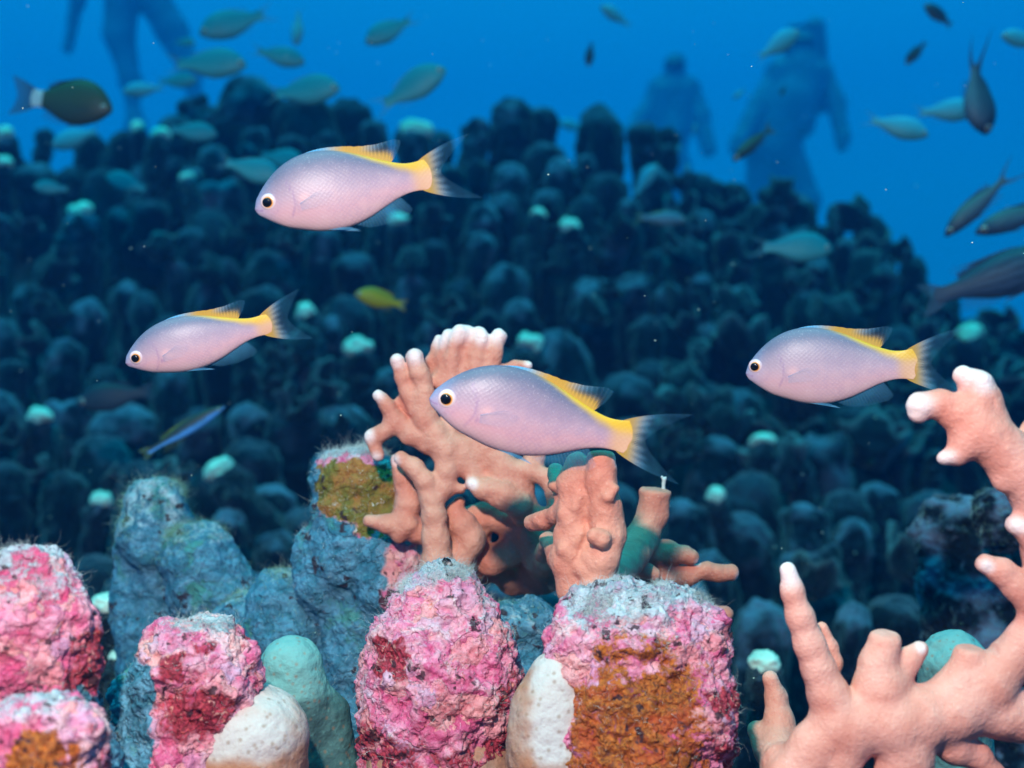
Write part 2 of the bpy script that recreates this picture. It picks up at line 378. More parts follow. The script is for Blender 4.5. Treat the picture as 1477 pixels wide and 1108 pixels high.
M_fire, M_fire2 = mat_fire('fire_coral_skin', (.60, .21, .14), (.70, .325, .225)), mat_fire('pink_fire_coral_skin', (.70, .25, .18), (.80, .37, .29))
M_crust, M_skirt = mat_crust(), mat_skirt()
M_shaded_tissue = mat_skirt('shaded_coral_tissue', (.17, .37, .35), (.05, .10, .10))  # darker teal copy of the living tissue, flash shade put into its colour
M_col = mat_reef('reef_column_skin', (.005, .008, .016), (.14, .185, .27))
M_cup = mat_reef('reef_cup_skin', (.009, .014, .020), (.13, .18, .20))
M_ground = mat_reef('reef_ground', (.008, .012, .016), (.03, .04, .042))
M_pale = mat_plain('pale_coral_tip', (.60, .74, .60), .7, .25, 70, .2, .003)
M_sand = mat_plain('sand', (.40, .38, .32), .9, .15, 4, .1)
M_fila = mat_plain('filament_algae', (.52, .56, .54), .8, .35, 40, .15)
M_filg = mat_plain('green_filament_algae', (.26, .40, .28), .8, .4, 40, .15)
M_pupil = mat_plain('pupil_black', (.004, .004, .005), .12, .1, 20, .5)
M_suit = mat_plain('wetsuit', (.08, .12, .22), .8, .2, 4)
M_tank = mat_plain('tank_metal', (.05, .09, .18), .4, .1, 4)
M_damsel = mat_damsel()
M_fin = mat_fin('damsel_fin', (.08, .40, .66), (.68, .36, .055), 1.0, 100)
def mat_iris():
    m, t, bs, _ = new_mat('damsel_iris'); r = attr(t, 'rad'); cr = N(t, 'ShaderNodeValToRGB'); t.links.new(r, cr.inputs[0])
    set_ramp(cr, [(0, (.02, .01, .01)), (.46, (.05, .012, .004)), (.54, (.75, .28, .03)), (.62, (.78, .46, .28)), (.70, (.72, .55, .55)), (.90, (.66, .48, .52)), (1, (.30, .22, .32))])
    t.links.new(cr.outputs[0], bs.inputs['Base Color']); bs.inputs['Roughness'].default_value = .25; return m
M_iris = mat_iris()
M_eye2 = mat_plain('small_fish_eye', (.35, .38, .34), .3, .1, 20)

# ------------------------------------------------------------------ water body, seabed, reef slope
def box_mesh(name, lo, hi):
    bm = bmesh.new(); bmesh.ops.create_cube(bm, size=1)
    for v in bm.verts: v.co = Vector([(lo[i] + hi[i]) / 2 + v.co[i] * (hi[i] - lo[i]) for i in range(3)])
    me = bpy.data.meshes.new(name); bm.to_mesh(me); bm.free(); return me
hz = link('haze', box_mesh('haze', (-11, -2.5, -3.4), (11, 19, 3.2))); tag(hz, 'blue water haze filling the whole scene', kind='stuff')
mh = bpy.data.materials.new('water_haze'); mh.use_nodes = True; t = mh.node_tree; t.nodes.clear()
ho = N(t, 'ShaderNodeOutputMaterial'); hv = N(t, 'ShaderNodeVolumePrincipled')
hv.inputs['Color'].default_value = (.005, .30, 1.0, 1); hv.inputs['Density'].default_value = .048; hv.inputs['Anisotropy'].default_value = .35
hv.inputs['Absorption Color'].default_value = (.0, .7, 1, 1)
t.links.new(hv.outputs[0], ho.inputs['Volume']); hz.data.materials.append(mh)

RID = [(-300, 200), (0, 195), (60, 185), (150, 195), (250, 170), (320, 155), (360, 125), (440, 135), (520, 160), (560, 185), (600, 185), (680, 185),
       (740, 160), (800, 170), (870, 175), (950, 190), (990, 240), (1030, 268), (1100, 268), (1200, 285), (1240, 310), (1290, 335), (1320, 380),
       (1360, 425), (1400, 462), (1440, 455), (1477, 435), (1800, 400)]
RX = np.array([p[0] for p in RID], float); RY = np.array([p[1] for p in RID], float)
D0, D1, PY0 = .85, 2.3, 930.
def ridge(px): return float(np.interp(px, RX, RY))
def depth_at(px, py): return D0 + (D1 - D0) * min(max((PY0 - py) / (PY0 - ridge(px)), 0), 1.03)
gx = np.linspace(-3.2, 3.2, 150); gy = np.concatenate([np.linspace(.12, 3.0, 90), np.linspace(3.05, 4.6, 16)])
GX, GY = np.meshgrid(gx, gy, indexing='ij')
def ground_z(X, Y):
    px = CX + X * F / np.maximum(Y, .3); t = np.clip((Y - D0) / (D1 - D0), -.2, 1)
    py = PY0 + (np.interp(px, RX, RY) - PY0) * t
    z = (CY - py) / F * Y - .17
    z = np.where(Y < D0, np.minimum(z, -.22), z)
    back = sm(D1 + .05, D1 + 1.6, Y)
    return z * (1 - back) - 2.4 * back
Q = np.stack([GX.ravel(), GY.ravel(), np.zeros(GX.size)], 1)
GZ = ground_z(GX, GY) + .03 * fbm(Q * 6, 4, 5).reshape(GX.shape)
V = np.stack([GX.ravel(), GY.ravel(), GZ.ravel()], 1); nx, ny = GX.shape
ii = (np.arange(nx - 1)[:, None] * ny + np.arange(ny - 1)[None, :]).ravel()
FQ = np.stack([ii, ii + ny, ii + ny + 1, ii + 1], 1)
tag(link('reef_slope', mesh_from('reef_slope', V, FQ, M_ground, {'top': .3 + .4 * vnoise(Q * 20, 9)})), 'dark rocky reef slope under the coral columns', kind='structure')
sx_ = np.linspace(-10.8, 10.8, 60); sy_ = np.linspace(-2.3, 18.8, 60); SX, SY = np.meshgrid(sx_, sy_, indexing='ij')
Q = np.stack([SX.ravel(), SY.ravel(), np.zeros(SX.size)], 1)
ii = (np.arange(59)[:, None] * 60 + np.arange(59)[None, :]).ravel()
tag(link('seabed', mesh_from('seabed', np.stack([SX.ravel(), SY.ravel(), -2.3 + .15 * fbm(Q * .5, 3, 2)], 1), np.stack([ii, ii + 60, ii + 61, ii + 1], 1), M_sand)), 'sandy sea floor below the reef', kind='structure')

# ------------------------------------------------------------------ background coral columns
def finish_sdf(name, caps, h, k, mat, amp, freq, cuts=(), attrs=None, extra=None, seed=0):
    V, Fq = sdf_mesh(caps, h, k, cuts); me = mesh_from(name, V, Fq, mat)
    nrm = vnormals(me); d = amp * fbm(V * freq, 4, seed)
    if extra is not None: d = d + extra(V)
    V = V + nrm * d[:, None]
    me.vertices.foreach_set('co', V.astype(np.float32).ravel())
    if attrs:
        for a, v in attrs(V, nrm).items():
            at = me.attributes.new(a, 'FLOAT', 'POINT'); at.data.foreach_set('value', np.asarray(v, np.float32))
    me.update(); return me
def cap(a, b, r0, r1): return (a, b, (r0, r1))

col_protos = {}
rr = random.Random(3)
def column_mesh(kind, i):
    caps = []; z = -.30; x = y = 0
    r0 = .034
    while z < -.03:                                   # stacked bulges up to the growing head at z = 0
        nz = z + rr.uniform(.035, .06); nxp, nyp = x * .6 + rr.uniform(-.004, .004), y * .6 + rr.uniform(-.004, .004)
        ra = r0 * rr.uniform(.88, 1.1)
        caps.append(cap((x, y, z), (nxp, nyp, min(nz, -.03)), ra, r0 * rr.uniform(.9, 1.12))); x, y, z = nxp, nyp, nz
    for a in range(rr.randint(4, 8)):                 # side knobs
        an = rr.uniform(0, 6.3); zz = rr.uniform(-.22, -.04); rd = r0 * rr.uniform(.75, 1.05)
        caps.append(cap((0, 0, zz - .012), (rd * math.cos(an), rd * math.sin(an), zz), .02, rr.uniform(.010, .017)))
    if kind == 'round': caps.append(cap((x, y, -.038), (0, 0, -.036), r0, r0 * 1.05))
    if kind == 'flat':
        for a in range(6): caps.append(cap((0, 0, -.022), (.017 * math.cos(a * 1.05), .017 * math.sin(a * 1.05), -.021 + rr.uniform(-.005, .003)), .018, rr.uniform(.016, .021)))
    if kind == 'twin':
        for s in (-1, 1): caps.append(cap((s * .016, 0, -.08), (s * .021, rr.uniform(-.006, .006), -.022 - rr.random() * .012), .022, .021))
    if kind == 'lumpy':
        for a in range(9): 
            an = rr.uniform(0, 6.3); zz = rr.uniform(-.13, -.025); rd = rr.uniform(.012, .026)
            caps.append(cap((0, 0, zz), (rd * math.cos(an), rd * math.sin(an), zz + rr.uniform(0, .014)), .02, rr.uniform(.011, .019)))
    if kind == 'crater':
        for a in range(10):
            an = a * .628; an2 = an + .628
            zz = rr.uniform(-.016, -.006); caps.append(cap((.027 * math.cos(an), .027 * math.sin(an), zz), (.027 * math.cos(an2), .027 * math.sin(an2), zz), .0095, .0095))
            caps.append(cap((.02 * math.cos(an), .02 * math.sin(an), -.06), (.027 * math.cos(an), .027 * math.sin(an), zz), .013, .009))
    s = rr.randint(0, 999)
    return finish_sdf('coral_column', caps, .0040, .008, M_col, .0045, 40, seed=s, extra=lambda V: .0022 * fbm(V * 120, 3, s + 5),
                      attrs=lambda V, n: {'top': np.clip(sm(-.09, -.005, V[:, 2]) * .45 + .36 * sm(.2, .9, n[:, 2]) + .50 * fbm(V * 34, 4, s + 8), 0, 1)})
for kind in ('round', 'flat', 'twin', 'lumpy', 'crater'):
    col_protos[kind] = [column_mesh(kind, i) for i in range(3)]

KW = {'round': 'round-topped', 'flat': 'flat knobbly-topped', 'twin': 'two-headed', 'lumpy': 'lumpy', 'crater': 'hollow-topped'}
MARKS = [(500, 300, 'below the uppermost pink damselfish'), (300, 520, 'around the left pink damselfish'), (1200, 560, 'behind the right pink damselfish'),
         (560, 440, 'around the small yellow fish'), (100, 300, 'left of the upper pink damselfish, at the left edge'), (60, 480, 'at the left edge, halfway up the photo'),
         (110, 680, 'at the left edge, above the pink crusted knob'), (250, 640, 'around the blue-striped wrasse'), (780, 330, 'in the middle of the ridge'),
         (880, 220, 'against the open water at the ridge crest'), (300, 200, 'on the upper left crest of the reef'), (440, 160, 'on the crest above the uppermost pink damselfish'),
         (760, 440, 'directly above the front pink damselfish'), (900, 430, 'between the front and right pink damselfish'), (1000, 640, 'right of the front damselfish tail'),
         (1120, 330, 'on the right shoulder of the reef'), (1300, 440, 'on the falling right end of the reef'), (1250, 700, 'left of the right branching fire coral'),
         (1430, 620, 'behind the right branching fire coral'), (420, 600, 'left of the central fire coral'), (1100, 850, 'in the gap between the two fire corals'),
         (640, 330, 'below the tail of the uppermost pink damselfish'), (1000, 400, 'under the right shoulder of the reef')]
def region(px, py): return min(MARKS, key=lambda m: (m[0] - px) ** 2 + (m[1] - py) ** 2)[2]
ncol = 0; used = []
def add_column(px, py, wpx, kind=None, label=None, sc=None, dz=0):
    global ncol
    d = depth_at(px, py) + dz; kind = kind or rr.choices(list(KW), (7, 2, 2, 3, 2))[0]
    o = link('coral_column', rr.choice(col_protos[kind]))
    o.location = P(px, py, d); s = wpx * d / F / .072
    o.scale = (s, s, s * rr.uniform(.9, 1.4)); o.rotation_euler = (rr.uniform(-.18, .18), rr.uniform(-.18, .18), rr.uniform(0, 6.28))
    if kind == 'crater': o.rotation_euler[0] = .35; 
    reg = region(px, py)
    tag(o, kind='thing')
    tag(o, label or f'dark {KW[kind]} coral column {reg}', 'coral', None if label else f'{KW[kind]} coral columns {reg}')
    used.append((px, py, wpx)); ncol += 1; return o
HERO = [(738, 143, 64, 'flat', 'broad flat-topped coral pillar, tallest on the ridge against open water'), (783, 156, 40, 'round', 'narrow coral pillar just right of the tallest flat-topped pillar'),
        (868, 162, 70, 'twin', 'tall two-headed coral pillar standing against blue water on the crest'), (966, 184, 34, 'round', 'slim leaning coral pillar at the right end of the crest'),
        (926, 182, 44, 'flat', 'stubby coral pillar left of the slim one at the crest end'), (874, 252, 58, 'round', 'thick round-headed coral column in front of the two-headed pillar'),
        (632, 188, 54, 'round', 'olive-topped coral column behind the tail of the uppermost damselfish'), (362, 122, 96, 'lumpy', 'big dark lumpy coral head, highest on the left crest'),
        (440, 142, 88, 'lumpy', 'dark coral head beside the highest one on the left crest'), (505, 152, 60, 'flat', 'coral head right of the chromis hovering on the left crest'),
        (275, 145, 44, 'crater', 'small cup-topped coral column on the crest above the grey fish')]
for h_ in HERO: add_column(*h_)
HERO2 = [(785, 208, 58), (738, 240, 48), (690, 182, 42), (735, 385, 62, 'round'), (665, 405, 44, 'round'), (510, 365, 62, 'flat'), (305, 310, 64, 'round'), (190, 192, 64, 'flat'),
         (800, 488, 96, 'round'), (170, 590, 92, 'flat'), (95, 680, 62, 'round'), (130, 440, 52), (45, 410, 60), (90, 490, 62, 'flat'), (205, 425, 42), (300, 410, 62), (858, 405, 76, 'round'),
         (1020, 560, 74, 'lumpy'), (1240, 590, 70), (432, 520, 66, 'crater'), (468, 556, 58, 'crater'), (360, 590, 60), (790, 300, 46), (700, 300, 52), (560, 540, 60), (1180, 640, 80, 'crater'),
         (1165, 800, 84, 'crater'), (1290, 860, 90, 'twin'), (1340, 720, 90, 'lumpy'), (390, 700, 64, 'twin'), (330, 740, 60), (400, 770, 60, 'round')]
for h_ in HERO2: add_column(*h_)
rows = np.linspace(1.0, .0, 15)
for t_ in rows:
    d = D0 + (D1 - D0) * t_; wpx = .072 * F / d * .95; x = -190 + rr.uniform(0, wpx)
    while x < 1620:
        rg = ridge(x); py = PY0 + (rg - PY0) * t_ + rr.uniform(-16, 46) * (1.12 - t_); wp = wpx * rr.choice((.5, .6, .7, .75, .85, .95, 1.1))
        if rr.random() < .13 and t_ < .92: py -= rr.uniform(25, 60); wp *= .8
        lettuce = x > 985 and py < 620
        if (not lettuce or rr.random() < .8) and py < 905 and all((x - a) ** 2 + ((py - b) * 1.25) ** 2 > (.34 * (wp + c)) ** 2 for a, b, c in used) and ncol < 298:
            add_column(x, py, wp)
        x += wpx * rr.uniform(.7, 1.25) + (wpx * rr.uniform(.4, 1.1) if rr.random() < .28 and t_ < .9 else 0)

# ruffled cup corals on the right shoulder
def cup_mesh(seed):
    r2 = random.Random(seed); nth, nt_ = 64, 14; ph = [r2.uniform(0, 6.3) for _ in range(4)]
    V = []; top = []
    for j in range(nt_):
        tt = j / (nt_ - 1)
        for i in range(nth):
            a = i / nth * 2 * math.pi
            ruf = .20 * math.sin(3 * a + ph[0]) + .13 * math.sin(5 * a + ph[1]) + .10 * math.sin(9 * a + ph[2])
            rad = .012 + .034 * tt ** .7 * (1 + ruf * tt * .8); z = -.05 + .055 * tt ** 1.2 + .016 * tt * math.sin(4 * a + ph[3]) + .01 * tt * ruf
            V.append((rad * math.cos(a), rad * math.sin(a), z)); top.append(tt ** 3)
    # inner wall with thickness
    for j in range(nt_ - 1, -1, -1):
        tt = j / (nt_ - 1)
        for i in range(nth):
            v = V[j * nth + i]; k = .86 if tt > .1 else .5; V.append((v[0] * k, v[1] * k, v[2] + (.004 if tt < 1 else .001))); top.append(tt ** 3 * .8)
    n = 2 * nt_; Fq = []
    for j in range(n - 1):
        for i in range(nth): Fq.append((j * nth + i, j * nth + (i + 1) % nth, (j + 1) * nth + (i + 1) % nth, (j + 1) * nth + i))
    V = np.array(V); V = V + .0035 * np.stack([fbm(V * 60 + 9 * q, 3, seed + q) for q in range(3)], 1)
    return mesh_from('cup_coral', V, np.array(Fq), M_cup, {'top': top})
cups = [cup_mesh(s) for s in range(5)]
ncup = 0; usedc = []
def add_cup(px, py, wpx, dz=0, tilt=None, label=None):
    global ncup
    d = depth_at(px, py) - .02 + dz; o = link('cup_coral', rr.choice(cups)); o.location = P(px, py, d); s = wpx * d / F / .09
    o.scale = (s, s, s * rr.uniform(.7, 1.2)); o.rotation_euler = (tilt if tilt is not None else rr.uniform(.2, 1.1), rr.uniform(-.5, .5), rr.uniform(0, 6.3))
    reg = region(px, py); tag(o, label or f'ruffled dark green cup coral {reg}', 'coral', None if label else f'cup corals {reg}'); ncup += 1; usedc.append((px, py))
for t_ in np.linspace(1, .35, 11):
    d = D0 + (D1 - D0) * t_; x = 985
    while x < 1500:
        rg = ridge(x); py = PY0 + (rg - PY0) * t_ + rr.uniform(-6, 22)
        if py < 660: add_cup(x, py, .075 * F / d * rr.uniform(.6, 1.2))
        x += rr.uniform(.07, .16) * F / d
for (x, y, ww) in [(436, 500, 60), (475, 545, 62), (430, 575, 60), (1020, 585, 76), (1050, 610, 60), (985, 640, 60), (395, 545, 56), (1330, 800, 110), (1175, 825, 80)]: add_cup(x, y, ww, -.06)

for _ in range(34): add_cup(rr.uniform(0, 1000), rr.uniform(240, 700), rr.uniform(34, 62), -.05)
# pale-tipped knobs
def pale_knob(px, py, rpx, fl, label, dz=-.10, rot=0, depth=None):
    d = depth or depth_at(px, py) + dz; rad = .86 * rpx * d / F; fl = max(fl, .8)
    root = empty('pale_tipped_coral', P(px, py, d)); root.rotation_euler = (rr.uniform(-.2, .3), rot + rr.uniform(-.25, .25), 0)
    tag(root, label, 'coral', 'pale-tipped coral knobs')
    so = link('stem', rr.choice(col_protos['lumpy'] + col_protos['round']), root); k_ = rad * 1.32 / .036
    so.scale = (k_, k_, k_ * .9); so.location = (0, 0, -rad * .42); so.rotation_euler = (0, 0, rr.uniform(0, 6.3))
    tp = finish_sdf('tip', [cap((-rad * .25, 0, -rad * .3 * fl), (rad * .25, 0, -rad * .3 * fl), rad * .86, rad * .86), cap((0, 0, -rad * .5), (0, 0, -rad * .4), rad, rad)], rad / 8, rad * .3, M_pale, rad * .24, 1.3 / rad, seed=int(px))
    link('tip', tp, root).scale = (rr.uniform(.85, 1.15), 1.0, fl)
PK = [(601, 182, 22, .75, 'bright pale round coral tip on the crest right of the chromis'), (233, 191, 14, .85, 'pale round coral tip above the grey fish at upper left'),
      (197, 180, 11, 1.1, 'small pale coral tip just left of a rounder pale tip, upper left'), (117, 301, 20, .6, 'oval pale coral tip left of the uppermost damselfish head'),
      (777, 306, 12, .7, 'small pale coral tip, upper left of a brighter one mid-ridge'), (823, 323, 16, .9, 'bright pale coral tip beside the thick round-headed column'),
      (516, 498, 22, .6, 'wide pale coral tip left of the central fire coral fan'), (440, 446, 15, 1.3, 'upright pale coral tip behind the left damselfish tail'),
      (312, 676, 26, .7, 'crescent-shaped pale coral tip above the grey rock knob'), (147, 717, 15, 1.0, 'tilted pale coral tip at left above the pink crusted knob'),
      (270, 254, 11, .6, 'tiny flat pale coral tip below the grey fish'), (1032, 710, 15, 1.0, 'pale coral tip in dark water right of the fire coral stub'),
      (1103, 950, 23, .9, 'large pale coral ball between the two fire corals'), (155, 865, 19, .85, 'pale coral tip right of the biggest pink crusted knob'),
      (170, 944, 13, .8, 'small pale coral tip between two pink crusted knobs'), (4, 190, 14, .9, 'pale coral tip cut by the left edge under the brown damselfish'),
      (4, 232, 13, .9, 'lower of the two pale coral tips at the left edge'), (1352, 429, 11, .9, 'small pale coral tip under the striped fish'),
      (1398, 476, 20, .45, 'flat pale coral tip above the right fire coral'), (1100, 632, 18, .6, 'dim pale coral tip below the right damselfish'),
      (60, 596, 17, .8, 'dim pale coral tip at left below the left damselfish'), (575, 314, 14, .6, 'pale coral tip just under the uppermost damselfish anal fin'),
      (765, 490, 20, .7, 'dull teal coral tip right of the fire coral fan'), (430, 310, 12, .6, 'small dull coral tip below the uppermost damselfish belly')]
for p in PK: pale_knob(*p, depth=.62 if p[0] in (1103, 155, 170) else None, rot={312: -.6, 147: .5}.get(p[0], 0))

# ------------------------------------------------------------------ fire corals
def poly(pts, dd=0):                                   # pts: (px, py, r[, depth offset in px]) -> capsules
    out = []
    q = [(p[0], (p[3] if len(p) > 3 else 0) + dd, -p[1], p[2]) for p in pts]
    for a, b in zip(q[:-1], q[1:]): out.append(cap(a[:3], b[:3], a[3], b[3]))
    return out
def build_px(name, caps, d0, h, k, mat, amp, freq, cuts=(), attrs=None, extra=None, seed=0):
    def true(p, r_):                                   # a joint seen at (px, py) stands at its own depth
        q = 1 + p[1] / F
        return (CX + (p[0] - CX) * q, p[1], -(CY + (-p[2] - CY) * q)), r_ * q
    cc = []
    for a, b, (r0, r1) in caps:
        (a, r0), (b, r1) = true(a, r0), true(b, r1); cc.append(cap(a, b, r0, r1))
    caps = cc; cuts = [(true(c, 1)[0], n_, rd) for c, n_, rd in cuts]
    me = finish_sdf(name, caps, h, k, mat, amp, freq, cuts, attrs, extra, seed)
    n = len(me.vertices); co = np.empty(n * 3, np.float32); me.vertices.foreach_get('co', co); co = co.reshape(-1, 3)
    s = d0 / F; c0 = np.array([co[:, 0].mean(), 0, co[:, 2].min()])
    W = (co - c0) * s; me.vertices.foreach_set('co', W.astype(np.float32).ravel()); me.update()
    loc = Vector(((c0[0] - CX) * s, d0, (CY + c0[2]) * s))
    return me, loc, s
def tips_attr(tips, rad):
    T = np.array([(t[0], 0, -t[1]) for t in tips], float); rd = np.array([t[2] for t in tips], float)
    def f(V, n):
        v = np.zeros(len(V))
        for p, r_ in zip(T, rd):
            d = np.sqrt((V[:, 0] - p[0]) ** 2 + (V[:, 2] - p[2]) ** 2); v = np.maximum(v, 1 - sm(r_ * .1, r_ * rad, d))
        return {'tip': v}
    return f
A = []
A += poly([(573, 521, 10), (580, 544, 10.5), (589, 568, 12), (600, 590, 13)], -4)
A += poly([(599, 516, 13), (607, 544, 14), (612, 572, 15), (613, 603, 17), (628, 627, 19), (642, 648, 19)], -8)
A += poly([(577, 578, 8), (592, 590, 9), (606, 596, 12)], 6)
A += poly([(547, 571, 9), (560, 587, 10), (570, 607, 13), (593, 626, 16), (620, 637, 18), (642, 645, 19)], -2)
A += poly([(536, 629, 9), (548, 627, 11), (566, 616, 13)], -2) + poly([(538, 632, 9), (545, 656, 9)], -2)
A += poly([(571, 662, 8), (582, 689, 14), (589, 727, 19), (583, 752, 19), (600, 765, 18), (620, 772, 18)], 24)
A += poly([(533, 751, 9), (559, 757, 13), (583, 757, 17), (575, 772, 12)], 12)
A += poly([(578, 661, 10), (598, 676, 13.5), (614, 695, 15), (622, 719, 15.5), (626, 744, 17), (628, 772, 19), (630, 812, 22), (632, 860, 24)], -16)
A += poly([(642, 648, 18), (645, 680, 16.5), (640, 701, 16), (624, 722, 15)], -10) + poly([(646, 702, 9), (664, 705, 8)], -12)
A += poly([(650, 640, 20), (676, 648, 20), (704, 660, 20)], 2)
A += poly([(642, 648, 19), (668, 662, 19), (680, 678, 17), (692, 692, 14), (700, 706, 15)], -2)
A += poly([(682, 697, 11.5), (699, 705, 15), (726, 713, 21), (748, 728, 20)], -18)
A += poly([(700, 640, 20), (718, 662, 20), (728, 682, 23), (746, 700, 23), (756, 730, 17), (752, 745, 16)], 0)
A += poly([(728, 682, 20), (766, 677, 16, -10), (788, 690, 12.5, -20), (800, 708, 13, -24), (804, 740, 13, -24), (798, 775, 14, -10), (786, 810, 16, 10)])
A += poly([(766, 677, 14, -10), (772, 660, 14, -6), (768, 640, 14, 0)]) + poly([(756, 730, 12), (776, 742, 10, -8), (802, 738, 10, -20)])
A += poly([(768, 756, 12, -270), (785, 749, 13, -290), (802, 742, 12, -310), (816, 735, 13, -328)])
A += poly([(663, 725, 9), (655, 738, 13), (665, 755, 20), (678, 778, 22), (664, 800, 20), (660, 830, 21)], 14)
A += poly([(665, 752, 18), (697, 745, 20), (726, 752, 18), (746, 769, 21), (738, 795, 21), (708, 808, 21), (697, 825, 20, 60)], 50)
A += poly([(752, 745, 20), (766, 778, 21), (781, 807, 25), (786, 830, 24, 50)], 40) + poly([(708, 808, 20, 20), (738, 838, 20, 70), (786, 838, 20, 50)], 50)
A += poly([(832, 668, 18), (828, 695, 24), (829, 731, 24), (825, 772, 24), (821, 808, 25), (828, 850, 25)], -335)
A += poly([(800, 700, 9), (812, 706, 10)], -318) + poly([(836, 716, 10), (830, 730, 10)], -352) + poly([(812, 742, 9), (820, 752, 10)], -348) + poly([(838, 768, 10), (832, 780, 11)], -352) + poly([(814, 792, 10), (822, 800, 10)], -352) + poly([(846, 812, 10), (838, 820, 11)], -356) + poly([(884, 706, 9), (878, 716, 11)], -372)
A += poly([(690, 760, 20), (686, 815, 20, 50)], 55) + poly([(770, 790, 22), (764, 835, 20, 50)], 55)
A += poly([(802, 680, 12, -230), (806, 700, 12, -250), (812, 714, 12, -300), (818, 740, 14, -328)]) + poly([(784, 800, 13, -60), (792, 780, 12, -200), (806, 808, 16, -290), (826, 830, 16, -328)])
A += poly([(866, 660, 20), (867, 691, 22.5), (873, 731, 24.5), (877, 772, 25.5), (867, 802, 26), (861, 850, 26)], -352) + poly([(859, 774, 12.5), (868, 778, 14)], -378)
A += poly([(947, 700, 24, -60), (941, 741, 21, -60), (928, 772, 23, -70), (910, 802, 25, -130), (875, 840, 26, -320)])
A += poly([(915, 800, 22), (963, 797, 17), (989, 800, 12), (996, 803, 11)], -60)
A += poly([(925, 812, 20), (965, 828, 15), (993, 831, 14), (1020, 822, 12.5), (1036, 826, 11.5), (1054, 826, 12)], -50)
A += poly([(915, 815, 14), (942, 829, 11)], -100) + poly([(985, 860, 14), (1012, 884, 11), (1046, 886, 11)], -30) + poly([(950, 830, 16), (985, 860, 14)], -35)
fan = [((634, 490, 7), (625, 520, 10), (634, 548, 12), 20), ((646, 481, 8), (639, 515, 11), (640, 552, 13), 12), ((663, 479, 12), (654, 512, 12), (652, 550, 14), 4),
       ((674, 480, 11), (667, 512, 11), (660, 550, 13), 12), ((691, 481, 9.5), (681, 512, 10), (672, 548, 12), 6), ((697, 488, 9.5), (689, 514, 10), (682, 550, 12), 0), ((719, 486, 11.5), (712, 512, 12), (700, 548, 15), 4)]
for a, b, c, dd in fan: A += poly([a, b, c], dd)
A += poly([(760, 527, 8), (744, 528, 8), (716, 541, 12), (700, 552, 15)], 12)
A += poly([(634, 548, 13), (660, 556, 17), (700, 560, 18), (690, 600, 18), (700, 640, 20)], 8) + poly([(648, 556, 16), (655, 590, 16), (644, 640, 18)], 8)
tipsA = [(573, 517, 24), (599, 512, 24), (543, 568, 20), (531, 628, 18), (543, 662, 16), (570, 664, 16), (634, 486, 26), (646, 477, 28), (663, 473, 34), (674, 474, 32), (691, 477, 28), (697, 484, 26), (719, 480, 28), (766, 526, 16), (681, 696, 14), (1058, 825, 14), (997, 802, 10), (866, 640, 18)]
cutsA = [((947, -60, -705), (.08, -.1, 1), 34), ((866, -352, -650), (0, 0, 1), 32)]
me, loc, s = build_px('fire_coral', A, .455, 2.3, 7, M_fire, 2.0, .045, cutsA, tips_attr(tipsA, 1.15), seed=4)
o = link('fire_coral', me); o.location = loc
tag(o, 'salmon pink branching fire coral with white fan tips behind the front damselfish', 'fire coral')

B = []
B += poly([(1136, 823, 11), (1143, 853, 15), (1154, 889, 17.5), (1168, 930, 20), (1181, 966, 23), (1194, 1001, 28), (1212, 1040, 38)], 0)
B += poly([(1277, 905, 20), (1275, 930, 21.5), (1268, 957, 27), (1271, 992, 38), (1277, 1037, 46)], 0)
B += poly([(1327, 937, 12), (1312, 951, 15), (1294, 978, 24)], 4) + poly([(1399, 925, 20), (1398, 954, 22), (1389, 989, 33), (1365, 1022, 42), (1321, 1037, 46), (1277, 1037, 46), (1212, 1045, 40)], 0)
B += poly([(1500, 900, 28), (1477, 926, 27), (1454, 955, 30), (1425, 989, 38), (1380, 1025, 42)], -4) + poly([(1530, 1040, 36), (1477, 1031, 36), (1440, 1028, 36), (1400, 1020, 38)], 2)
B += poly([(1212, 1045, 38), (1176, 1075, 34), (1140, 1130, 36), (1120, 1200, 40)], 0) + poly([(1240, 1050, 34), (1210, 1100, 28), (1200, 1180, 34)], -6)
B += poly([(1290, 1045, 44), (1306, 1085, 38), (1300, 1130, 40), (1290, 1220, 44)], -8) + poly([(1350, 1040, 36), (1376, 1075, 26), (1412, 1092, 18), (1432, 1120, 18), (1440, 1200, 24)], 6)
B += poly([(1389, 542, 13.5), (1407, 556, 19), (1406, 590, 27), (1410, 618, 31)], 0) + poly([(1414, 557, 18), (1424, 575, 18), (1430, 600, 24)], 2)
B += poly([(1327, 582, 16.5), (1358, 584, 19), (1386, 600, 25), (1408, 618, 31)], 2) + poly([(1325, 588, 16), (1324, 597, 12.5)], 2)
B += poly([(1362, 661, 11), (1380, 655, 14.5), (1395, 637, 25), (1408, 620, 31), (1430, 633, 34), (1450, 653, 35), (1468, 675, 37), (1500, 706, 42), (1524, 800, 46), (1520, 880, 40), (1500, 905, 32)], 0)
B += poly([(1447, 694, 13), (1462, 688, 22)], -6) + poly([(1467, 757, 17), (1492, 768, 22), (1524, 780, 30)], -4) + poly([(1420, 814, 14), (1445, 824, 17.5), (1467, 844, 20), (1500, 880, 28)], -6)
B += poly([(1500, 590, 12), (1492, 620, 16), (1486, 660, 24)], 8)
B += poly([(1111, 979, 11, 330), (1120, 1007, 15, 330), (1124, 1037, 20, 320), (1124, 1080, 32, 300), (1140, 1150, 40, 180), (1150, 1180, 40, 40)]) + poly([(1092, 1054, 14, 330), (1112, 1078, 26, 310)])
B += poly([(1185, 906, 9), (1197, 935, 9), (1203, 955, 10), (1196, 990, 14), (1190, 1040, 20), (1160, 1090, 30)], 48) + poly([(1130, 1100, 30), (1200, 1150, 40)], [30][0])
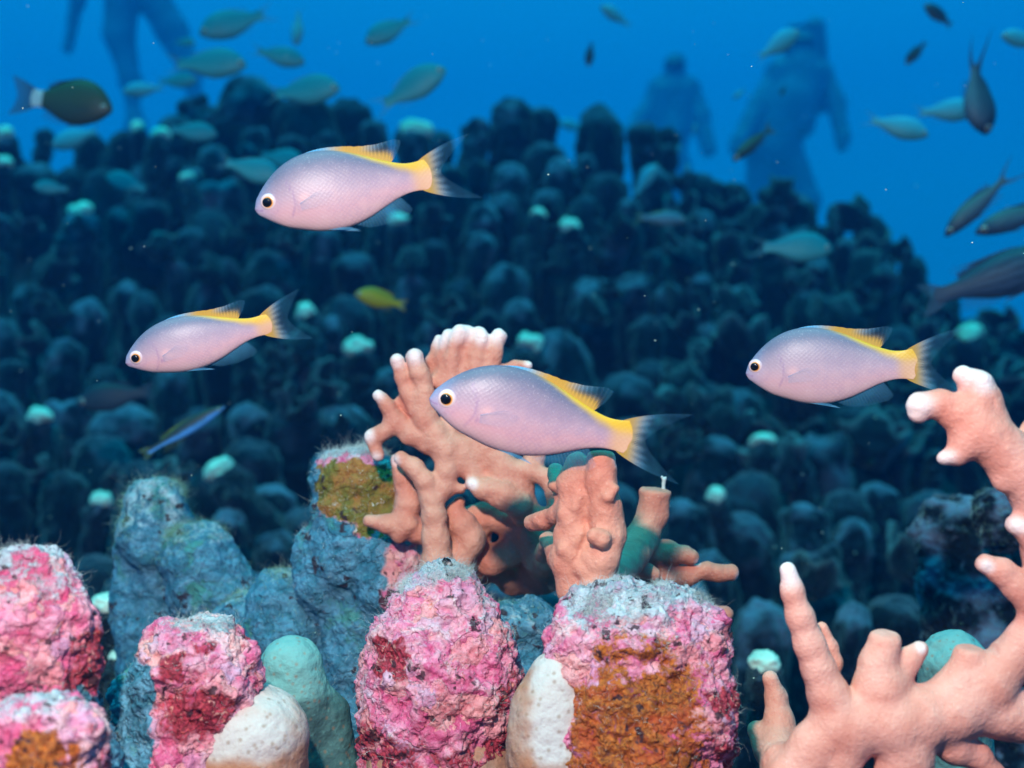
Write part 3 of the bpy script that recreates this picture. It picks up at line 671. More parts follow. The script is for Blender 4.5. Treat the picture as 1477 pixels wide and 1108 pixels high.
tipsB = [(1135, 818, 34), (1387, 535, 30), (1412, 548, 26), (1320, 588, 32), (1358, 664, 22), (1500, 585, 12), (1327, 934, 10), (1460, 757, 16), (1416, 815, 14)]
cutsB = [((1277, 0, -912), (0, -.15, 1), 30), ((1399, 0, -932), (.05, -.1, 1), 30)]
me, loc, s = build_px('fire_coral', B, .325, 3.0, 12, M_fire2, 1.7, .028, cutsB, tips_attr(tipsB, 1.45), seed=9)
o = link('fire_coral', me); o.location = loc
tag(o, 'thick salmon pink branching fire coral cut off by the right edge of the photo', 'fire coral')

# ------------------------------------------------------------------ crusted foreground knobs
def strands(name, V, nrm, wgt, n, L, rad, mat, parent, seed, up=.5):
    r3 = np.random.default_rng(seed); p = np.maximum(wgt, 0); p = p / p.sum(); I = r3.choice(len(V), n, p=p)
    b = V[I]; d = nrm[I] * .7 + np.array([0, 0, up]) + r3.normal(0, .75, (n, 3)); d /= np.linalg.norm(d, axis=1)[:, None]
    side = np.cross(d, r3.normal(0, 1, (n, 3))); side /= np.linalg.norm(side, axis=1)[:, None] + 1e-9
    oth = np.cross(d, side); ln = L * r3.uniform(.35, 1.3, n)[:, None]; curl = r3.normal(0, .5, (n, 1)); curl2 = r3.normal(0, .4, (n, 1))
    seg = 5; VV = []; 
    for j in range(seg):
        tt = j / (seg - 1); c = b + d * ln * tt + side * ln * curl * tt * tt + oth * ln * curl2 * math.sin(3 * tt)
        rr_ = rad * (1 - .75 * tt)
        for q in range(3):
            a = q * 2.094; VV.append(c + (side * math.cos(a) + oth * math.sin(a)) * rr_)
    VV = np.stack(VV, 1).reshape(-1, 3); Fq = []
    for j in range(seg - 1):
        for q in range(3): Fq.append((j * 3 + q, j * 3 + (q + 1) % 3, (j + 1) * 3 + (q + 1) % 3, (j + 1) * 3 + q))
    Fq = np.array(Fq); Fq = (np.arange(n)[:, None, None] * (seg * 3) + Fq[None]).reshape(-1, 4)
    o = link(name, mesh_from(name, VV, Fq, mat), parent); tag(o, kind='stuff'); return o

def crust_rock(name, label, caps, d0, fields, h=2.6, k=32, amp=10, seed=0, turf=(0, 12), skirt=None, mat=None, cat='coral rock', chips=1.0, green=0):
    def extra(V):
        U = V + 7 * np.stack([fbm(V / 24. + 31 * q, 3, seed + 70 + q) for q in range(3)], 1)
        f1, f2, cid = worley(U / 26., seed + 40); g1, g2, gid = worley(U / 12., seed + 60)
        return chips * (3.4 * (cid - .5) + 2.4 * (gid - .5) - 1.2 * (1 - sm(0, .12, f2 - f1)) + 5.5 * fbm(V / 24., 3, seed + 9) + 3.0 * fbm(V / 8., 4, seed + 3, .6))
    def attrs(V, n):
        px, py = V[:, 0], -V[:, 2]; U = V + 7 * np.stack([fbm(V / 24. + 31 * q, 3, seed + 70 + q) for q in range(3)], 1); _, _, cid = worley(U / 26., seed + 40); nb = fbm(V / 38., 3, seed + 21); n2 = fbm(V / 14., 3, seed + 31)
        a = {'cell': cid, 'pit': sm(.42, .72, n2) * sm(-.3, .3, nb)}
        px = px + 9 * n2; py = py + 9 * fbm(V / 16. + 5.5, 3, seed + 33)
        for q in ('deep', 'brown', 'olive', 'grey', 'turf'):
            a[q] = np.clip(fields.get(q, lambda *z: np.zeros(len(V)))(px, py, n, nb), 0, 1)
        a['top'] = np.clip(a['turf'] + .4 * nb + .35, 0, 1)
        return a
    root = empty(name)
    me, loc, s = build_px('crust', caps, d0, h, k, mat or M_crust, amp, 1 / 45., attrs=attrs, extra=extra, seed=seed)
    root.location = loc; tag(root, label, cat)
    link('crust', me, root)
    V = np.empty(len(me.vertices) * 3, np.float32); me.vertices.foreach_get('co', V); V = V.reshape(-1, 3); nr = vnormals(me)
    tf = np.empty(len(V), np.float32); me.attributes['turf'].data.foreach_get('value', tf)
    vis = (nr[:, 1] < .5) & (nr[:, 2] > -.35)
    if turf[0]: strands('algae_turf', V, nr, (tf ** 2 + .03) * vis * sm(-.2, .5, fbm(V / s / 30., 3, seed + 90)), int(turf[0] * .7), turf[1] * .7 * s, .22 * s, M_filg if green else M_fila, root, seed, .1)
    if seed in (1, 3, 4, 5, 7, 8, 9): strands('loose_filaments', V, nr, (tf ** 2 + .05) * vis, 260, 24 * s, .15 * s, M_fila, root, seed + 100, .25)
    if skirt:
        c2, tone = skirt
        sme, sl, ss = build_px('living_tissue', c2, d0, 2.8, 22, M_skirt, 3, 1 / 50., attrs=lambda V, n: {'tone': np.clip(tone(V[:, 0], -V[:, 2], n), 0, 1)}, seed=seed + 5)
        so = link('living_tissue', sme, root); so.location = sl - loc
    return root
up = lambda n: n[:, 2]
# biggest knob at left edge
crust_rock('crusted_coral_knob', 'large pink and white crusted coral knob cut by the left edge',
    poly([(36, 842, 56), (32, 895, 86), (30, 955, 100), (30, 1010, 90)]) + poly([(78, 888, 50), (84, 950, 46)], -16) + poly([(40, 1010, 90), (70, 1100, 90), (70, 1260, 110)], 30) + poly([(-60, 880, 80), (-60, 1240, 100)], 10), .315,
    {'deep': lambda x, y, n, b: .75 * sm(95, 140, x) * sm(870, 930, y) + .25 * sm(.3, .8, b), 'turf': lambda x, y, n, b: sm(.15, .8, up(n)) * sm(960, 850, y) - .1 + .35 * b, 'grey': lambda x, y, n, b: sm(990, 1020, y + 20 * b)}, seed=1, turf=(1600, 14), green=0)
crust_rock('crusted_coral_knob', 'small pink crusted knob with a round rust-brown patch in the bottom left corner',
    poly([(30, 1065, 52), (70, 1065, 60), (105, 1070, 52)], -10) + poly([(60, 1110, 88), (70, 1280, 110)], 0), .285,
    {'brown': lambda x, y, n, b: 1.1 * (1 - sm(30, 62, np.hypot(x - 85, (y - 1078)) + 8 * b)), 'turf': lambda x, y, n, b: sm(.4, .9, up(n)) * .9 - .15 + .3 * b, 'deep': lambda x, y, n, b: .45 * sm(120, 150, x) + .2 * b}, seed=2, turf=(900, 9))
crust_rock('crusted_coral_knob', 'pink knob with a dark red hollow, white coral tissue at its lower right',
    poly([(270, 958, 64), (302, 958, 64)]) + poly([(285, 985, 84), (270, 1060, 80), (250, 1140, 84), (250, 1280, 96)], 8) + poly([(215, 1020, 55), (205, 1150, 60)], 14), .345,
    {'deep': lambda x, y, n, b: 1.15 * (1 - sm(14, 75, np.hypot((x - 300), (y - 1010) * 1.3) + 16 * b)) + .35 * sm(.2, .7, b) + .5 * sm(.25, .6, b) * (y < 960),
     'grey': lambda x, y, n, b: 1.3 * sm(255, 225, x + 14 * b) * sm(925, 970, y) , 'turf': lambda x, y, n, b: sm(.55, .95, up(n)) * .85 - .2 + .5 * b}, seed=3, turf=(900, 9),  # grey field paints the flash shadow on the knob's left side
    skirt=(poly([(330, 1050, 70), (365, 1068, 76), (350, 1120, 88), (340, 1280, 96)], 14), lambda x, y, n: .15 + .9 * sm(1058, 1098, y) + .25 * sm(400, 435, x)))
# rocks behind, their lack of flash light painted as a bluer crust
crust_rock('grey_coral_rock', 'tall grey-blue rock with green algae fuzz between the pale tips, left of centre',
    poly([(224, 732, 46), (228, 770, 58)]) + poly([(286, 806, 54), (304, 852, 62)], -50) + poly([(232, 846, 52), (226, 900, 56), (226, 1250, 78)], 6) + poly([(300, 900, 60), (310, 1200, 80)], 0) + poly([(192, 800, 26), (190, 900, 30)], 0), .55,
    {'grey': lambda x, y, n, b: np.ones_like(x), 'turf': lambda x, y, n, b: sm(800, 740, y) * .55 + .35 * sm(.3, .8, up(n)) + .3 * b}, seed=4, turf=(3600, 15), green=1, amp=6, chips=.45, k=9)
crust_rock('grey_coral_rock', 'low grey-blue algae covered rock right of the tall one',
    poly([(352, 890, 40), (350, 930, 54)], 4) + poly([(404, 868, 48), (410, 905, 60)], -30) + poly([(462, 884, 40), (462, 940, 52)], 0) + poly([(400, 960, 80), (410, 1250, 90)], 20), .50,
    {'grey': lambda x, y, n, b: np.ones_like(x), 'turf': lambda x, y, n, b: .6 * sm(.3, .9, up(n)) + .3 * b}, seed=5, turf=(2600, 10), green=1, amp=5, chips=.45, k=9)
root = empty('coral_lobe'); me, loc, s = build_px('lobe', poly([(420, 962, 46), (425, 1005, 48), (420, 1100, 54), (425, 1250, 60)]) + poly([(465, 1030, 40), (470, 1120, 50), (470, 1250, 55)], 24), .385, 2.6, 16, M_shaded_tissue, 3, 1 / 40., attrs=lambda V, n: {'tone': np.clip(.02 + 1.05 * sm(975, 1030, -V[:, 2]), 0, 1)}, seed=6)  # tissue colour carries the flash shade on this lobe
root.location = loc; link('living_tissue', me, root); tag(root, 'smooth coral lobe in painted teal shade between two crusted knobs', 'coral')
crust_rock('grey_coral_rock', 'grey-blue rock with an olive-brown top left of the central fire coral',
    poly([(488, 690, 40), (520, 692, 46), (556, 704, 42)]) + poly([(492, 735, 46), (515, 760, 56), (545, 745, 50)]) + poly([(464, 790, 38), (468, 840, 46)], 0) + poly([(520, 768, 52), (505, 800, 56)], -16) + poly([(560, 800, 50), (565, 850, 56)], -30) + poly([(490, 850, 62), (540, 880, 80), (530, 1250, 100)], 24), .485,
    {'grey': lambda x, y, n, b: 1.25 * np.maximum(sm(735, 775, y + 26 * b), sm(480, 440, x)) * (1 - .95 * sm(530, 590, x) * sm(760, 785, y)) , 'olive': lambda x, y, n, b: 1.2 * sm(785, 715, y + 26 * b) * sm(436, 485, x + 12 * b) * sm(650, 680, y), 'turf': lambda x, y, n, b: 1.0 * sm(.55, .95, up(n)) * sm(700, 660, y) + .25 * sm(.3, .8, up(n)) + .25 * b}, seed=7, turf=(3000, 13), amp=5, chips=.6, k=12)  # grey field paints the rock's unlit blue below the olive top
# two big pink knobs
crust_rock('crusted_coral_knob', 'big pink crusted knob with a wine-red square pit, below the central fire coral',
    poly([(608, 868, 42), (646, 864, 44), (676, 890, 42)]) + poly([(604, 925, 66), (664, 940, 66)], -8) + poly([(622, 985, 104), (650, 985, 104)], -2) + poly([(630, 1060, 112), (640, 1260, 122)], 4), .378,
    {'deep': lambda x, y, n, b: 1.3 * (1 - sm(17, 30, np.maximum(np.abs(x - 571), np.abs(y - 930)))) + sm(680, 760, x + 25 * b) * sm(930, 1010, y) * .95 + .7 * sm(1015, 1050, y + 18 * b) + .2 * b,
     'turf': lambda x, y, n, b: 1.15 * sm(.35, .85, up(n)) * sm(950, 850, y) + .55 * sm(690, 740, x) * sm(960, 900, y) + .2 * b - .05}, seed=8, h=2.1, turf=(3400, 17),
    skirt=(poly([(640, 1110, 116), (640, 1290, 126)], 6), lambda x, y, n: .95 + 0 * x))
crust_rock('crusted_coral_knob', 'big knob with a large orange-brown patch and blue-white algae top, right of centre',
    poly([(846, 890, 38), (905, 884, 42), (972, 888, 42), (1000, 902, 38)]) + poly([(852, 950, 70), (925, 945, 74), (982, 955, 66)], -10) + poly([(880, 1030, 100), (960, 1040, 104)], -8) + poly([(900, 1110, 128), (940, 1290, 134)], 0), .352,
    {'brown': lambda x, y, n, b: 1.05 * sm(790, 835, x + 16 * b) * sm(895, 965, y + 40 * b) * sm(1040, 950, x + 45 * b) , 'deep': lambda x, y, n, b: .7 * sm(960, 1000, x + 30 * b) * sm(930, 980, y) * (.5 + b) + .3 * sm(.1, .5, b) * sm(960, 990, y),
     'turf': lambda x, y, n, b: 1.2 * sm(.3, .85, up(n)) * sm(985, 880, y) + .2 * b}, seed=9, h=2.1, turf=(4200, 15),
    skirt=(poly([(806, 985, 46), (795, 1030, 56), (800, 1090, 66), (830, 1150, 80), (860, 1290, 100)], -28), lambda x, y, n: .08 + .6 * sm(780, 755, x) + .6 * sm(1050, 1095, y)))
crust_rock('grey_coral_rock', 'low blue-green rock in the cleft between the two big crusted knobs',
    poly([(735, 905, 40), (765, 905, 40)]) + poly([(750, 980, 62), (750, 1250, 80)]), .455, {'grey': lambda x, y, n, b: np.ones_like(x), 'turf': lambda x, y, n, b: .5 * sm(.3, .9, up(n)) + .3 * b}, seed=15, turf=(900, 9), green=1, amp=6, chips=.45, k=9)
# ball with flash shade painted in as teal, dark boulders at right
root = empty('coral_ball'); me, loc, s = build_px('ball', poly([(1376, 958, 48), (1376, 1000, 50), (1380, 1240, 56)]), .43, 2.4, 10, M_shaded_tissue, 3.5, 1 / 30., attrs=lambda V, n: {'tone': np.clip(.12 + .5 * sm(940, 985, -V[:, 2]), 0, 1)}, seed=12)
root.location = loc; link('living_tissue', me, root); tag(root, 'round coral head in painted teal shade behind the stubs of the right fire coral', 'coral')
crust_rock('grey_coral_rock', 'dark boulder behind the right fire coral, its top pale and wavy',
    poly([(1370, 770, 50), (1440, 790, 66), (1500, 780, 70)]) + poly([(1390, 840, 66), (1420, 900, 80), (1480, 880, 90), (1440, 1180, 110)], 6), .66,
    {'grey': lambda x, y, n, b: np.ones_like(x), 'turf': lambda x, y, n, b: .5 * sm(.5, .9, up(n)) + .4 * b}, seed=13, h=3.2, turf=(1200, 9), green=1, amp=10, mat=M_col)
crust_rock('grey_coral_rock', 'small round dark rock just above the boulder at right',
    poly([(1440, 738, 33), (1446, 765, 34)]), .60, {'grey': lambda x, y, n, b: np.ones_like(x), 'turf': lambda x, y, n, b: .4 * sm(.5, .9, up(n)) + .4 * b}, seed=14, h=2.4, turf=(700, 7), green=1, amp=4, mat=M_col)

# ------------------------------------------------------------------ fish
TOPP = [(0, .010), (.010, .034), (.035, .066), (.08, .110), (.15, .162), (.25, .208), (.35, .228), (.45, .226), (.55, .208), (.65, .176), (.75, .136), (.85, .098), (.93, .078), (1.0, .078), (1.06, .085)]
BOTP = [(0, -.018), (.010, -.034), (.035, -.053), (.08, -.083), (.15, -.122), (.25, -.155), (.35, -.180), (.45, -.190), (.55, -.184), (.65, -.162), (.75, -.126), (.85, -.090), (.93, -.074), (1.0, -.074), (1.06, -.08)]
WIDP = [(0, .012), (.010, .022), (.035, .036), (.08, .052), (.15, .070), (.25, .086), (.35, .090), (.45, .086), (.55, .075), (.65, .060), (.75, .044), (.85, .030), (.93, .016), (1.0, .005), (1.06, .0008)]
def prof(pr, u, s=1):
    x = np.array([p[0] for p in pr]); y = np.array([p[1] for p in pr]) * s
    # smooth (Catmull-Rom) interpolation
    u = np.atleast_1d(np.asarray(u, float)); i = np.clip(np.searchsorted(x, u) - 1, 0, len(x) - 2)
    m = np.gradient(y, x); h_ = x[i + 1] - x[i]; t = (u - x[i]) / h_
    return (2 * t ** 3 - 3 * t ** 2 + 1) * y[i] + (t ** 3 - 2 * t ** 2 + t) * h_ * m[i] + (-2 * t ** 3 + 3 * t ** 2) * y[i + 1] + (t ** 3 - t ** 2) * h_ * m[i + 1]
class Fish:
    """one kind of fish, in units of its standard length; snout at x=-.5, tail base at +.5, back up"""
    def __init__(s, name, body, fin, ds=1.0, ws=1.0, fine=False, bend=0, fork=(.36, .2, .14), dorsal=1.0, yel=False, eye=None, pelvic=True, curve=0):
        s.__dict__.update(locals()); s.nu, s.na = (72, 40) if fine else (30, 18)
    def sway(s, u): u = np.asarray(u, float); return s.bend * np.clip(u - .35, 0, 2) ** 2
    def drop(s, u): u = np.asarray(u, float); return s.curve * np.clip(u - .2, 0, 2) ** 2
    def grid(s, name, fn, n, m, mat, parent):
        V = []; at = {'al': [], 'yel': [], 'ray': []}
        for i in range(n):
            for j in range(m):
                u, y, z, al, ye, ra = fn(i / (n - 1), j / (m - 1))
                V.append((u - .5, y + float(s.sway(u)), z + float(s.drop(u)))); at['al'].append(al); at['yel'].append(ye); at['ray'].append(ra)
        ii = (np.arange(n - 1)[:, None] * m + np.arange(m - 1)[None]).ravel()
        return link(name, mesh_from(name, np.array(V), np.stack([ii, ii + m, ii + m + 1, ii + 1], 1), mat, at), parent)
    def build(s):
        root = empty(s.name); nu, na = s.nu, s.na; ds = s.ds
        uu = 1.05 * (np.linspace(0, 1, nu) ** 1.4); T, Bt, Wd = prof(TOPP, uu, ds), prof(BOTP, uu, ds), prof(WIDP, uu, s.ws)
        th = np.linspace(0, 2 * math.pi, na, endpoint=False); V = []; at = {k: [] for k in ('rel', 'u', 'yel', 'mark', 'blush')}
        for i, u in enumerate(uu):
            c, h_ = (T[i] + Bt[i]) / 2, (T[i] - Bt[i]) / 2
            for a in th:
                ca, sa = math.cos(a), math.sin(a)
                z = c + h_ * math.copysign(abs(ca) ** .95, ca); y = Wd[i] * math.copysign(abs(sa) ** (.85 if ca < 0 else 1.0), sa)
                xe = max(0, u - .98) / .07 * .018 * (1 - 1.8 * ca * ca)
                V.append((u - .5 + xe, y + float(s.sway(u)), z + float(s.drop(u)))); at['rel'].append(ca); at['u'].append(u)
                top = (T[i] - z)
                yv = sm(.42, .75, u) * (1 - sm(.004, .012 + .035 * float(sm(.5, .8, u)) + .03 * float(sm(.8, .9, u)), top)) + .85 * sm(.91, 1.0, u)
                at['yel'].append(float(np.clip(yv, 0, 1)))
                d = math.hypot((u - .262) / .02, (z + .055) / .022); mk = max(0, 1 - d) if True else 0
                op = math.hypot(u - .09, (z - .0)); mk = max(mk, .55 * max(0, 1 - abs(op - .155) / .009) * (1 if (u > .1 and abs(z) < .11) else 0))
                mk = max(mk, .9 * max(0, 1 - abs(z + .012 + .35 * u) / .007) * (1 if u < .045 else 0), .3 * max(0, 1 - abs(math.hypot(u - .085, z - .01) - .075) / .008) * (1 if z < .02 and u > .08 else 0))
                at['mark'].append(mk); d = math.hypot((u - .31) / .055, (z + .015 + (u - .3) * .5) / .028); at['blush'].append(.55 * max(0, 1 - d))
        n = len(uu); Fq = [(i * na + j, (i + 1) * na + j, (i + 1) * na + (j + 1) % na, i * na + (j + 1) % na) for i in range(n - 1) for j in range(na)]
        V.append((-.5 - .006, float(s.sway(0)), -.004 * ds))
        for k in at: at[k] += [at[k][0]]
        a = len(V) - 1
        Fq += [(a, j, (j + 1) % na) for j in range(na)]
        link('body', mesh_from('body', V, Fq, s.body, at), root)
        nf, mf = (46, 12) if s.fine else (20, 6)
        # dorsal fin: low spiny front part, raised soft rear lobe
        HD = [(0, 0), (.15, .010), (.4, .022), (.6, .038), (.75, .062), (.86, .100), (.94, .100), (1, .045)]
        def dors(a, b):
            u = .34 + .50 * a; h_ = float(np.interp(a, [p[0] for p in HD], [p[1] for p in HD])) * s.dorsal
            if s.fine and a < .7: h_ *= .93 + .07 * abs(math.sin(a * 38))
            z = float(prof(TOPP, u, ds)[0]) - .008; soft = float(sm(.62, .85, a)); dens = 1 - .0 * b
            return (u + b * h_ * (.45 + .75 * soft), .003 * math.sin(9 * a) * b, z + b * (h_ + .008),
                    (1 - soft * (.93 * float(sm(.10, .6, b)))) * 1.35, (1 - soft * float(sm(.3, .8, b))) * float(sm(.15, .5, a)), a * 1.6 + .25 * b * soft)
        s.grid('dorsal_fin', dors, nf, mf, s.fin, root)
        HA = [(0, .0), (.15, .05), (.45, .085), (.75, .10), (.9, .085), (1, .02)]
        def anal(a, b):
            u = .56 + .29 * a; h_ = float(np.interp(a, [p[0] for p in HA], [p[1] for p in HA])); z = float(prof(BOTP, u, ds)[0]) + .008
            return (u + b * h_ * (.5 + .7 * a), .004 * math.sin(7 * a) * b, z - b * (h_ * .85 + .008), .34 - .26 * b, .0, a * 1.2 + .1 * b)
        s.grid('anal_fin', anal, nf // 2, mf, s.fin, root)
        L, sp, fk = s.fork
        def caud(a, b):
            c = 2 * a - 1; ac = abs(c); u0 = .985; edge = fk + (L - fk) * ac ** 1.35
            z = c * (.068 * ds * (1 - b) + sp * b ** .85 * (1 if ac < 1 else 1)); x = u0 + edge * b
            z += .01 * math.sin(b * 3) * c
            return (x, .012 * math.sin(2.5 * c) * b * b, z, (min(1, 1.1 - 1.1 * float(sm(.05, .15 + .06 * ac, edge * b + .010 * math.sin(46 * a))) + .16 * (1 - .6 * b) + .03 * float(sm(.8, 1., ac)))) if s.yel else .8 - .35 * b, (1 - float(sm(.05, .19, edge * b))) * (1.0 if s.yel else 0), c * 1.1)
        s.grid('tail_fin', caud, 44 if s.fine else 20, 14 if s.fine else 7, s.fin, root)
        for sd in (-1, 1):
            wd = float(prof(WIDP, .285, s.ws)[0])
            def pect(a, b):
                c = 2 * a - 1; Lp = .19 * (1 - .5 * c * c + .15 * c); an = -.12 + c * .42 + (.25 if sd < 0 else .1)
                return (.272 + b * Lp * math.cos(an), sd * (wd + .002 + b * .022), -.050 * ds + c * .022 * (1 - b) + b * Lp * math.sin(an), (.15 - .12 * b) + .40 * float(sm(.84, .95, a)) * (1 - .7 * b), 0, c * .8)
            s.grid('pectoral_fin', pect, 16 if s.fine else 8, 8 if s.fine else 4, s.fin, root)
            if s.pelvic:
                def pelv(a, b):
                    Lp = .25 * (1 - .45 * a); z = float(prof(BOTP, .36, ds)[0]) + .012
                    return (.335 + .05 * a + b * Lp, sd * (.02 + .012 * b), z - b * .045 * (1 - .7 * a) - .008 * b, .8 - .35 * b, 0, a * .5)
                s.grid('pelvic_fin', pelv, 8, 8 if s.fine else 4, s.fin, root)
            ue, ze, re = s.eye or (.088, .012, .053); we = float(prof(WIDP, ue, s.ws)[0]) * .93
            nr_, ns = (14, 32) if s.fine else (6, 14); V = []; rd = []
            for i in range(nr_):
                rad = i / (nr_ - 1)
                for j in range(ns):
                    a = j / ns * 6.28318; V.append((re * rad * math.cos(a), sd * (.020 * math.sqrt(max(0, 1 - rad * rad)) - .004), re * rad * math.sin(a))); rd.append(rad)
            Fq = [(i * ns + j, i * ns + (j + 1) % ns, (i + 1) * ns + (j + 1) % ns, (i + 1) * ns + j) for i in range(nr_ - 1) for j in range(ns)]
            eo = link('eye', mesh_from('eye', V, Fq, M_iris if s.fine else M_eye2, {'rad': rd}), root)
            eo.location = (ue - .5, sd * we + float(s.sway(ue)), ze * ds + float(s.drop(ue))); eo.rotation_euler = (R(-8) * sd, 0, R(14) * sd)
            V = []; 
            for i in range(6):
                rad = i / 5
                for j in range(ns):
                    a = j / ns * 6.28318; V.append((re * .50 * rad * math.cos(a), sd * (.0185 + .008 * math.sqrt(max(0, 1 - rad * rad)) - .003), re * .50 * rad * math.sin(a)))
            Fq = [(i * ns + j, i * ns + (j + 1) % ns, (i + 1) * ns + (j + 1) % ns, (i + 1) * ns + j) for i in range(5) for j in range(ns)]
            pu = link('pupil', mesh_from('pupil', V, Fq, M_pupil), eo); pu.location = (-.006, 0, 0)
        return root
def place(root, a, b, d, dy=0, roll=0):
    """a: snout pixel, b: tail-base pixel, d: depth of mid body, dy: tail deeper than snout by this share of the length"""
    pa, pb = P(*a, d), P(*b, d); v = pb - pa; L = v.length; v = v + Vector((0, dy * L, 0)); L2 = v.length
    X = v.normalized(); Z = Vector((0, 0, 1)); Z = (Z - X * Z.dot(X)).normalized(); Y = Z.cross(X)
    rot = Matrix((X, Y, Z)).transposed().to_4x4() @ Matrix.Rotation(roll, 4, 'X')
    root.matrix_world = Matrix.Translation((pa + pb) / 2) @ rot @ Matrix.Scale(L2, 4)
    return root
fA = place(Fish('pink_damselfish', M_damsel, M_fin, fine=True, ds=1.16, bend=.05, yel=True).build(), (370, 302), (606, 252), .42, dy=.05)
tag(fA, 'pink-lilac damselfish with yellow dorsal edge, uppermost of the four pink ones', 'fish', 'pink damselfish')
fB = place(Fish('pink_damselfish', M_damsel, M_fin, fine=True, ds=.96, bend=.12, yel=True, fork=(.34, .19, .2)).build(), (185, 523), (376, 469), .40, dy=.1, roll=.05)
tag(fB, 'pink-lilac damselfish at left with the blue-striped wrasse below it', 'fish', 'pink damselfish')
fC = place(Fish('pink_damselfish', M_damsel, M_fin, fine=True, ds=1.06, bend=-.04, yel=True, fork=(.37, .185, .15), pelvic=True).build(), (621, 574), (893, 629), .355, dy=.02)
tag(fC, 'largest pink-lilac damselfish, hovering in front of the central fire coral', 'fish', 'pink damselfish')
fD = place(Fish('pink_damselfish', M_damsel, M_fin, fine=True, ds=1.19, bend=-.10, yel=True, eye=(.065, .03, .05), fork=(.38, .22, .16)).build(), (1083, 537), (1297, 527), .40, dy=-.30)
tag(fD, 'pink-lilac damselfish pointing at the gap left of the right fire coral', 'fish', 'pink damselfish')

# background fish kinds
def fin_of(c, a=1.0): return mat_fin('fin', c, c, a, 40)
chro = Fish('green_chromis', mat_fish('chromis_skin', (.012, .20, .27), (.02, .28, .32), (.06, .36, .38)), fin_of((.10, .28, .30), .55), ds=1.12, ws=1.0, fork=(.33, .17, .12), dorsal=.6, eye=(.09, .02, .042))
pale = Fish('pale_chromis', mat_fish('pale_chromis_skin', (.05, .40, .60), (.06, .42, .52), (.07, .36, .40)), fin_of((.14, .34, .40), .5), ds=1.05, ws=1.1, fork=(.3, .15, .12), dorsal=.5, eye=(.09, .02, .04))
dark = Fish('dark_damselfish', mat_fish('dark_fish_skin', (.02, .03, .045), (.035, .05, .07), (.04, .06, .08)), fin_of((.03, .04, .06), 1.2), ds=1.05, fork=(.22, .13, .15), dorsal=.9)
grey = Fish('forktail_fish', mat_fish('grey_fish_skin', (.07, .11, .12), (.10, .15, .17), (.06, .10, .15), head=(.02, .04, .08)), fin_of((.05, .08, .12), 1.3), ds=.62, fork=(.38, .17, .07), dorsal=.7, eye=(.09, .02, .04))
stri = Fish('striped_fish', mat_fish('striped_fish_skin', (.03, .06, .09), (.045, .085, .13), (.04, .07, .12), stripes=(17, (.012, .03, .06))), fin_of((.03, .06, .1), 1.3), ds=.85, fork=(.2, .13, .12), dorsal=.8)
yell = Fish('yellow_damselfish', mat_fish('yellow_fish_skin', (.22, .20, .005), (.40, .34, .006), (.34, .30, .006)), fin_of((.34, .28, .006), 1.3), ds=1.05, fork=(.24, .14, .15), dorsal=.9)
brow = Fish('brown_damselfish', mat_fish('brown_damsel_skin', (.03, .055, .02), (.045, .07, .035), (.035, .06, .04), tailc=(.90, (.50, .60, .62))), fin_of((.02, .025, .03), 1.4), ds=1.45, ws=1.1, fork=(.36, .26, .26), dorsal=.7, eye=(.10, .0, .04))
wras = Fish('cleaner_wrasse', mat_fish('wrasse_skin', (.02, .035, .03), (.02, .05, .06), (.10, .42, .95), head=None), fin_of((.12, .20, .02), 1.0), ds=.42, ws=.6, fork=(.16, .07, .13), dorsal=.5, eye=(.08, .0, .02), pelvic=False)
mask = Fish('masked_fish', mat_fish('masked_fish_skin', (.04, .07, .06), (.05, .09, .08), (.04, .07, .07), head=(.012, .02, .04)), fin_of((.07, .085, .03), 1.3), ds=.62, fork=(.18, .16, .14), dorsal=.4)
blue = Fish('blue_yellowback_fish', mat_fish('blue_fish_skin', (.10, .18, .24), (.12, .22, .30), (.14, .24, .28)), fin_of((.22, .24, .02), .9), ds=.8, fork=(.25, .14, .12), dorsal=.7)
protos = {}
